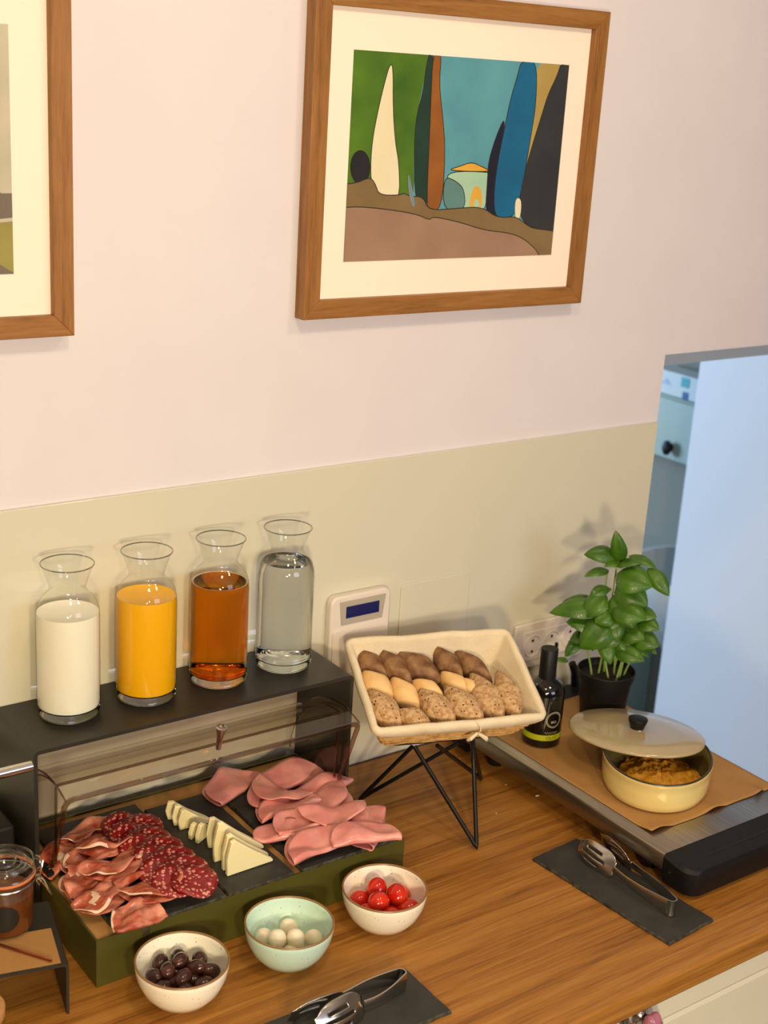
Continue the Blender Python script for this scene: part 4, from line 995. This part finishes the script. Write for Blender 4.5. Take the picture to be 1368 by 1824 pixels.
LV = [((1106, 1003), (1096, 944), 24, .1, .012), ((1100, 990), (1040, 988), 30, .35, .012), ((1098, 1022), (1162, 1046), 50, .35, .030), ((1154, 1012), (1192, 1062), 26, .3, .012), ((1120, 990), (1170, 1014), 20, .6, -.004),
      ((1085, 1016), (1041, 1027), 19, .6, .008), ((1098, 1040), (1154, 1080), 44, .4, .016), ((1080, 1084), (978, 1092), 38, .5, .020), ((1066, 1074), (1002, 1072), 24, .5, .0), ((1090, 1080), (1152, 1104), 42, .4, .034),
      ((1136, 1104), (1174, 1122), 30, .5, .020), ((1130, 1132), (1174, 1152), 34, .45, .026), ((1096, 1154), (1148, 1178), 34, .4, .034), ((1086, 1106), (1034, 1156), 48, .35, .036), ((1074, 1138), (1088, 1184), 24, .2, .040),
      ((1034, 1140), (1006, 1170), 20, .4, .020), ((1012, 1176), (986, 1178), 12, .7, .014), ((1078, 1060), (1040, 1100), 36, .5, .026), ((1092, 1060), (1120, 1110), 34, .3, .022), ((1060, 1080), (1018, 1118), 34, .5, .010),
      ((1108, 1092), (1066, 1128), 34, .4, .024), ((1118, 1098), (1160, 1092), 30, .6, .006), ((1140, 1120), (1112, 1152), 26, .4, .016), ((1066, 1110), (1028, 1126), 30, .6, .0), ((1104, 1004), (1076, 1010), 14, .6, .02), ((1100, 1006), (1140, 1004), 26, .6, .02),
      ((1052, 1110), (1056, 1160), 26, .3, .012), ((1120, 1140), (1156, 1172), 18, .5, .008), ((1090, 1100), (1100, 1146), 30, .3, .030), ((1148, 1150), (1170, 1166), 12, .5, .014), ((1062, 1066), (1090, 1050), 24, .6, -.01), ((1072, 1095), (1050, 1062), 28, .6, -.012), ((1125, 1060), (1150, 1040), 24, .6, -.012), ((1070, 1118), (1008, 1108), 34, .5, .022), ((1058, 1130), (1014, 1142), 28, .5, .016), ((1100, 1120), (1066, 1160), 34, .35, .030), ((1112, 1118), (1148, 1140), 36, .4, .024), ((1076, 1086), (1056, 1050), 26, .3, .010), ((1110, 1076), (1128, 1120), 40, .35, .030), ((1124, 1090), (1170, 1100), 30, .5, .012), ((1098, 1130), (1124, 1166), 30, .35, .024), ((1084, 1046), (1050, 1062), 20, .5, .012), ((1090, 1090), (1060, 1110), 34, .5, .032), ((1116, 1030), (1142, 1006), 22, .5, .004)]
for k, (a, b, wp, lf, fw) in enumerate(LV):
    leaf(pp(*a, fw-.006), pp(*b, fw+.012), wp/900, lf, .60, .50, k, .35*nz(k*1.3, 2))

# ------------------------------------------------------------------ slates with tongs on the counter
sa = [at(1028, 1494, 2, .004), at(1277, 1640, 2, .004), at(1187, 1678, 2, .004), at(948, 1527, 2, .004)]
c_ = sum(sa, Vector())/4; ex = ((sa[1]-sa[0])+(sa[2]-sa[3]))/2; ey = ((sa[0]-sa[3])+(sa[1]-sa[2]))/2
slate('slate_board', 'slate board with steel tongs beside the warming plate', c_.x-ex.length/2, c_.x+ex.length/2, c_.y-ey.length/2, c_.y+ey.length/2, .0003, .0045, math.atan2(ex.y, ex.x), 5)
slate('slate_board', 'slate board with tongs at the bottom edge in front of the bowls', .620, .8575, -.5345, -.4465, .0003, .0045, math.radians(-.6), 6)
def tongs(label, bend, h1, h2, hs, zb, spread):
    """two spring arms joined by a bend; bend, h1, h2 are points on the slate (head centres); arms stand on edge"""
    bend = Vector(bend); r = thing('serving_tongs', label, 'tongs', bend)
    ax = ((Vector(h1)+Vector(h2))/2-bend); ax.z = 0; ax.normalize(); sd = Vector((-ax.y, ax.x, 0))
    if (Vector(h1)-bend).dot(sd) < 0: sd = -sd
    # arms as one bent strip
    def strip(pts, hh, mat, name, parent, th=.0016):
        n = len(pts); g = G(); vs = []
        for i, p in enumerate(pts):
            t = (pts[min(i+1, n-1)]-pts[max(i-1, 0)]); t.z = 0; t.normalize(); nn = Vector((-t.y, t.x, 0))
            h = hh[i]
            bow = th*.9
            for s, z in ((-1, -h/2), (-1+0, 0), (-1, h/2), (1, h/2), (1, 0), (1, -h/2)):
                off = nn*s*th/2 + (nn*bow*(1-abs(2*z/h)))
                vs.append(p+off+Vector((0, 0, z)))
        for i in range(n-1):
            for k in range(6): g.f.append((i*6+k, i*6+(k+1) % 6, (i+1)*6+(k+1) % 6, (i+1)*6+k)); g.mi.append(0)
        g.v = vs; g.f += [tuple(range(5, -1, -1)), tuple(range(6*(n-1), 6*n))]; g.mi += [0, 0]
        return g.build(name, mat, parent, sharp=50)
    H1, H2 = Vector(h1), Vector(h2)
    zb0 = bend.z
    rb = .0062
    bpts = [bend+ax*rb*(1-math.cos(t))*1.0+sd*rb*math.sin(t) for t in [-PI/2+PI*i/12 for i in range(13)]]
    strip(bpts, [.0215]*13, 'steel', 'spring_bend', r)
    for P, s, H in ((bpts[-1], 1, H1), (bpts[0], -1, H2)):
        dirv = (H-P); L = dirv.length
        neck = H-dirv.normalized()*hs[0]*.52
        pts = [P.lerp(neck, t)+sd*s*.004*math.sin(PI*t) for t in [i/10 for i in range(11)]]
        arm = strip(pts, [.0215-.0125*min(1, t*1.3) for t in [i/10 for i in range(11)]], 'steel', 'arm', r)
        # slotted scoop head
        e = (H-neck); e.normalize(); nn = sd*s
        nn = (nn-e*nn.dot(e)).normalized(); upv = e.cross(nn); upv = upv if upv.z > 0 else -upv
        tl = spread
        n2 = (nn*math.cos(tl)-upv*math.sin(tl)*-1).normalized(); u2 = (upv*math.cos(tl)-nn*math.sin(tl)).normalized()
        g = G(); Lh, Wh = hs
        def fn(u, v):
            q = (v-.5)*2; prof = max(.22, (1-abs(2*(u**.85)-1)**3.2))**.5
            if u > .94: prof = max(.30, (1-abs(2*u-1)**3.2))**.5
            return neck+e*(u*Lh)+u2*(q*Wh/2*prof)+n2*(.18*Wh*(1-q*q)*math.sin(PI*u)-.05*Wh)
        sk = lambda u, v: any(abs(v-c) < .046 and lo_ < u < hi_ for c, lo_, hi_ in ((.27, .34, .74), (.5, .24, .84), (.73, .34, .74)))
        g.grid(fn, 28, 22, skip=sk)
        g.build('slotted_head', 'steel', arm, sharp=0, solid=.0013)
bz = .0048+.012
b1 = at(1201, 1618, 2, bz); h1 = at(1060, 1526, 2, .020); h2 = at(1098, 1515, 2, .020)
tongs('steel slotted serving tongs on the slate beside the warming plate', b1, h2, h1, (.066, .036), 0, .35)
b2 = at(720, 1742, 2, bz); g1 = at(560, 1792, 2, .020); g2 = at(606, 1812, 2, .020)
tongs('steel slotted serving tongs on the front slate, cut off by the bottom edge', b2, g2, g1, (.068, .040), 0, .45)

# ------------------------------------------------------------------ left edge: stand with jar, cork jar, black box
sr = math.radians(-13.5); su = Vector((math.cos(sr), math.sin(sr), 0)); sv = Vector((-math.sin(sr), math.cos(sr), 0))
FR = Vector((.4995, -.3185, 0)); SW, SD, SH = .20, .122, .0645; t = .003
def sp(a, b, z): p = FR-su*a+sv*b; return Vector((p.x, p.y, z))     # a: leftwards from the right edge, b: backwards
r = thing('display_stand', 'low black bent-metal stand under the clip-top jar at the left edge', 'stand', sp(SW/2, SD/2, 0), sr)
prof = [(0, .0004), (0, SH-.004), (.0012, SH-.0012), (.004, SH), (SW-.004, SH), (SW-.0012, SH-.0012), (SW, SH-.004), (SW, .0004), (SW-t, .0004), (SW-t, SH-.005), (SW-.005, SH-t), (.005, SH-t), (t, SH-.005), (t, .0004)]
n = len(prof); g = G().add([sp(a, 0, z) for a, z in prof]+[sp(a, SD, z) for a, z in prof], [tuple(range(n)), tuple(range(2*n-1, n-1, -1))]+[(i, (i+1) % n, n+(i+1) % n, n+i) for i in range(n)])
g.build('bent_plate', 'black_metal', r, sharp=30)
g = G(); q = [sp(.008, .003, 0), sp(SW-.01, .003, 0), sp(SW-.01, .068, 0), sp(.008, .068, 0)]
g.prism([(p.x, p.y) for p in q], SH+.0002, SH+.0008)
tag(recenter(g.build('paper_mat', 'kraft', smooth=False)), 'brown kraft paper mat on the low stand under the jar', 'paper')
jc = Vector((.4668, -.2216, SH+.0009))
r = thing('clip_top_jar', 'clip-top glass jar of brown spread with a black label at the left edge', 'jar', jc)
G().lathe([(0, .0004), (.026, .0004), (.0300, .003), (.0310, .008), (.0310, .052), (.0298, .058), (.0295, .062), (.0318, .064), (.0318, .067)], n=44).build('glass_body', 'clear_glass', r, local=True, sharp=0)
G().lathe([(0, .002), (.026, .002), (.0295, .005), (.0301, .009), (.0301, .046), (0, .046)], n=44).build('spread', 'jam', r, local=True)
G().lathe([(.0315, .0672), (.0335, .0678), (.0335, .0700), (.0315, .0706)], n=44).build('rubber_seal', 'rubber_orange', r, local=True)
G().lathe([(.0318, .0708), (.0325, .072), (.0325, .080), (.0312, .083), (.026, .0835), (.024, .0805), (.015, .079), (.012, .082), (0, .0825)], n=44).build('glass_lid', 'clear_glass', r, local=True, sharp=0)
for rr_, zz in ((.0322, .0715), (.0316, .083), (.0245, .0808), (.0185, .0800), (.0125, .0822)):
    G().tube([(rr_*math.cos(2*PI*i/40), rr_*math.sin(2*PI*i/40), zz) for i in range(40)], .0011, 6, closed=True).build('glass_ridge', 'thick_glass', r, local=True)
jd = math.atan2(CAM.y-jc.y, CAM.x-jc.x)
g = G()
def lf(u, v):
    a = jd-.75+1.25*u; s = (u-.5)*2; hz = .016*math.sqrt(max(0, 1-s*s))
    return (.0313*math.cos(a), .0313*math.sin(a), .028+hz*(v-.5)*2)
g.grid(lf, 24, 8); g.build('label', 'jar_label', r, local=True, sharp=0)
ja = -.35   # the clip, on the right
def jp(rad, z, da=0): return (rad*math.cos(ja+da), rad*math.sin(ja+da), z)
G().tube([jp(.0335*1, .062, 2*PI*i/36) for i in range(36)], .0009, 6, closed=True).build('wire_band', 'steel', r, local=True)
for da in (-.16, .16):
    G().tube([jp(.0335, .062, da), jp(.0385, .066, da), jp(.0400, .074, da*.9), jp(.0370, .0825, da*.6), jp(.0335, .0840, da*.5)], .0010, 6).build('clip_wire', 'chrome', r, local=True)
G().tube([jp(.0400, .074, -.15), jp(.0412, .078, 0), jp(.0400, .074, .15)], .0010, 6).build('clip_wire', 'chrome', r, local=True)
G().tube([jp(.0335, .062, 0), jp(.0385, .054, .05), jp(.0370, .048, 0), jp(.0345, .054, -.05), jp(.0365, .060, 0)], .0010, 6).build('clip_loop', 'chrome', r, local=True)
G().tube([jp(.0360, .060, -.12), jp(.0430, .050, -.10), jp(.0500, .034, -.02), jp(.0430, .050, .10), jp(.0360, .060, .12)], .0009, 6).build('clip_lever', 'chrome', r, local=True)
a = at(-60, 1665, 2, SH+.003); b = at(92, 1711, 2, SH+.003)
tag(recenter(G().tube([a, a.lerp(b, .5), b], .0016, 8).build('copper_stick', 'copper')), 'thin copper stick lying on the kraft mat below the jar', 'stick')
kc = Vector((.3918, -.3640, 0))
kc = at(-30, 1800, 2, .052); kc.z = 0
r = thing('cork_jar', 'small glass jar with a cork lid at the bottom left corner', 'jar', kc)
G().lathe([(0, .0004), (.020, .0004), (.0215, .003), (.0215, .036), (.0200, .040), (.0200, .044)], n=36).build('glass', 'clear_glass', r, local=True, sharp=0)
G().lathe([(0, .040), (.0193, .040), (.0215, .0445), (.0222, .056), (.0212, .058), (0, .058)], n=36).build('cork', 'cork', r, local=True, sharp=40)
# black box with chrome bar handle
bx = at(33, 1470, 1, -.10)
r = thing('bread_bin', 'black metal bin with a chrome bar handle left of the riser', 'bin', (.44, -.06, 0))
G().box(.34, .5265, -.10, -.012, .0005, bx.z+.002).build('body', 'black_metal', r, bevel=.005, seg=3)
hb = at(56, 1364, 0, .530)
G().tube([(.37, hb.y, hb.z), (.45, hb.y, hb.z), (hb.x, hb.y, hb.z)], .0062, 16).build('bar_handle', 'chrome', r)
G().tube([(.385, hb.y+.002, hb.z), (.385, -.095, bx.z-.02)], .004, 10).build('handle_arm', 'chrome', r)

# crumbs on the counter
for k, (px, py, s) in enumerate(((901, 1397, .0014), (957, 1417, .0024), (884, 1448, .0013), (1082, 1478, .0010))):
    p = at(px, py, 2, .001); g = egg(s, s*.55, 0, 7, 5)
    g.v = [Vector((v.x*(1.6 if k == 1 else 1), v.y, v.z*.7+s*.45))+Vector((p.x, p.y, 0)) for v in g.v]
    tag(recenter(g.build('bread_crumb', 'crumb' if k < 3 else 'hole_dark')), ['pale bread crumb near the warming plate, nearest the stand leg', 'larger pale curled crumb beside the warming plate', 'pale crumb on the counter below the basket', 'tiny dark crumb behind the tong slate'][k], 'crumb')
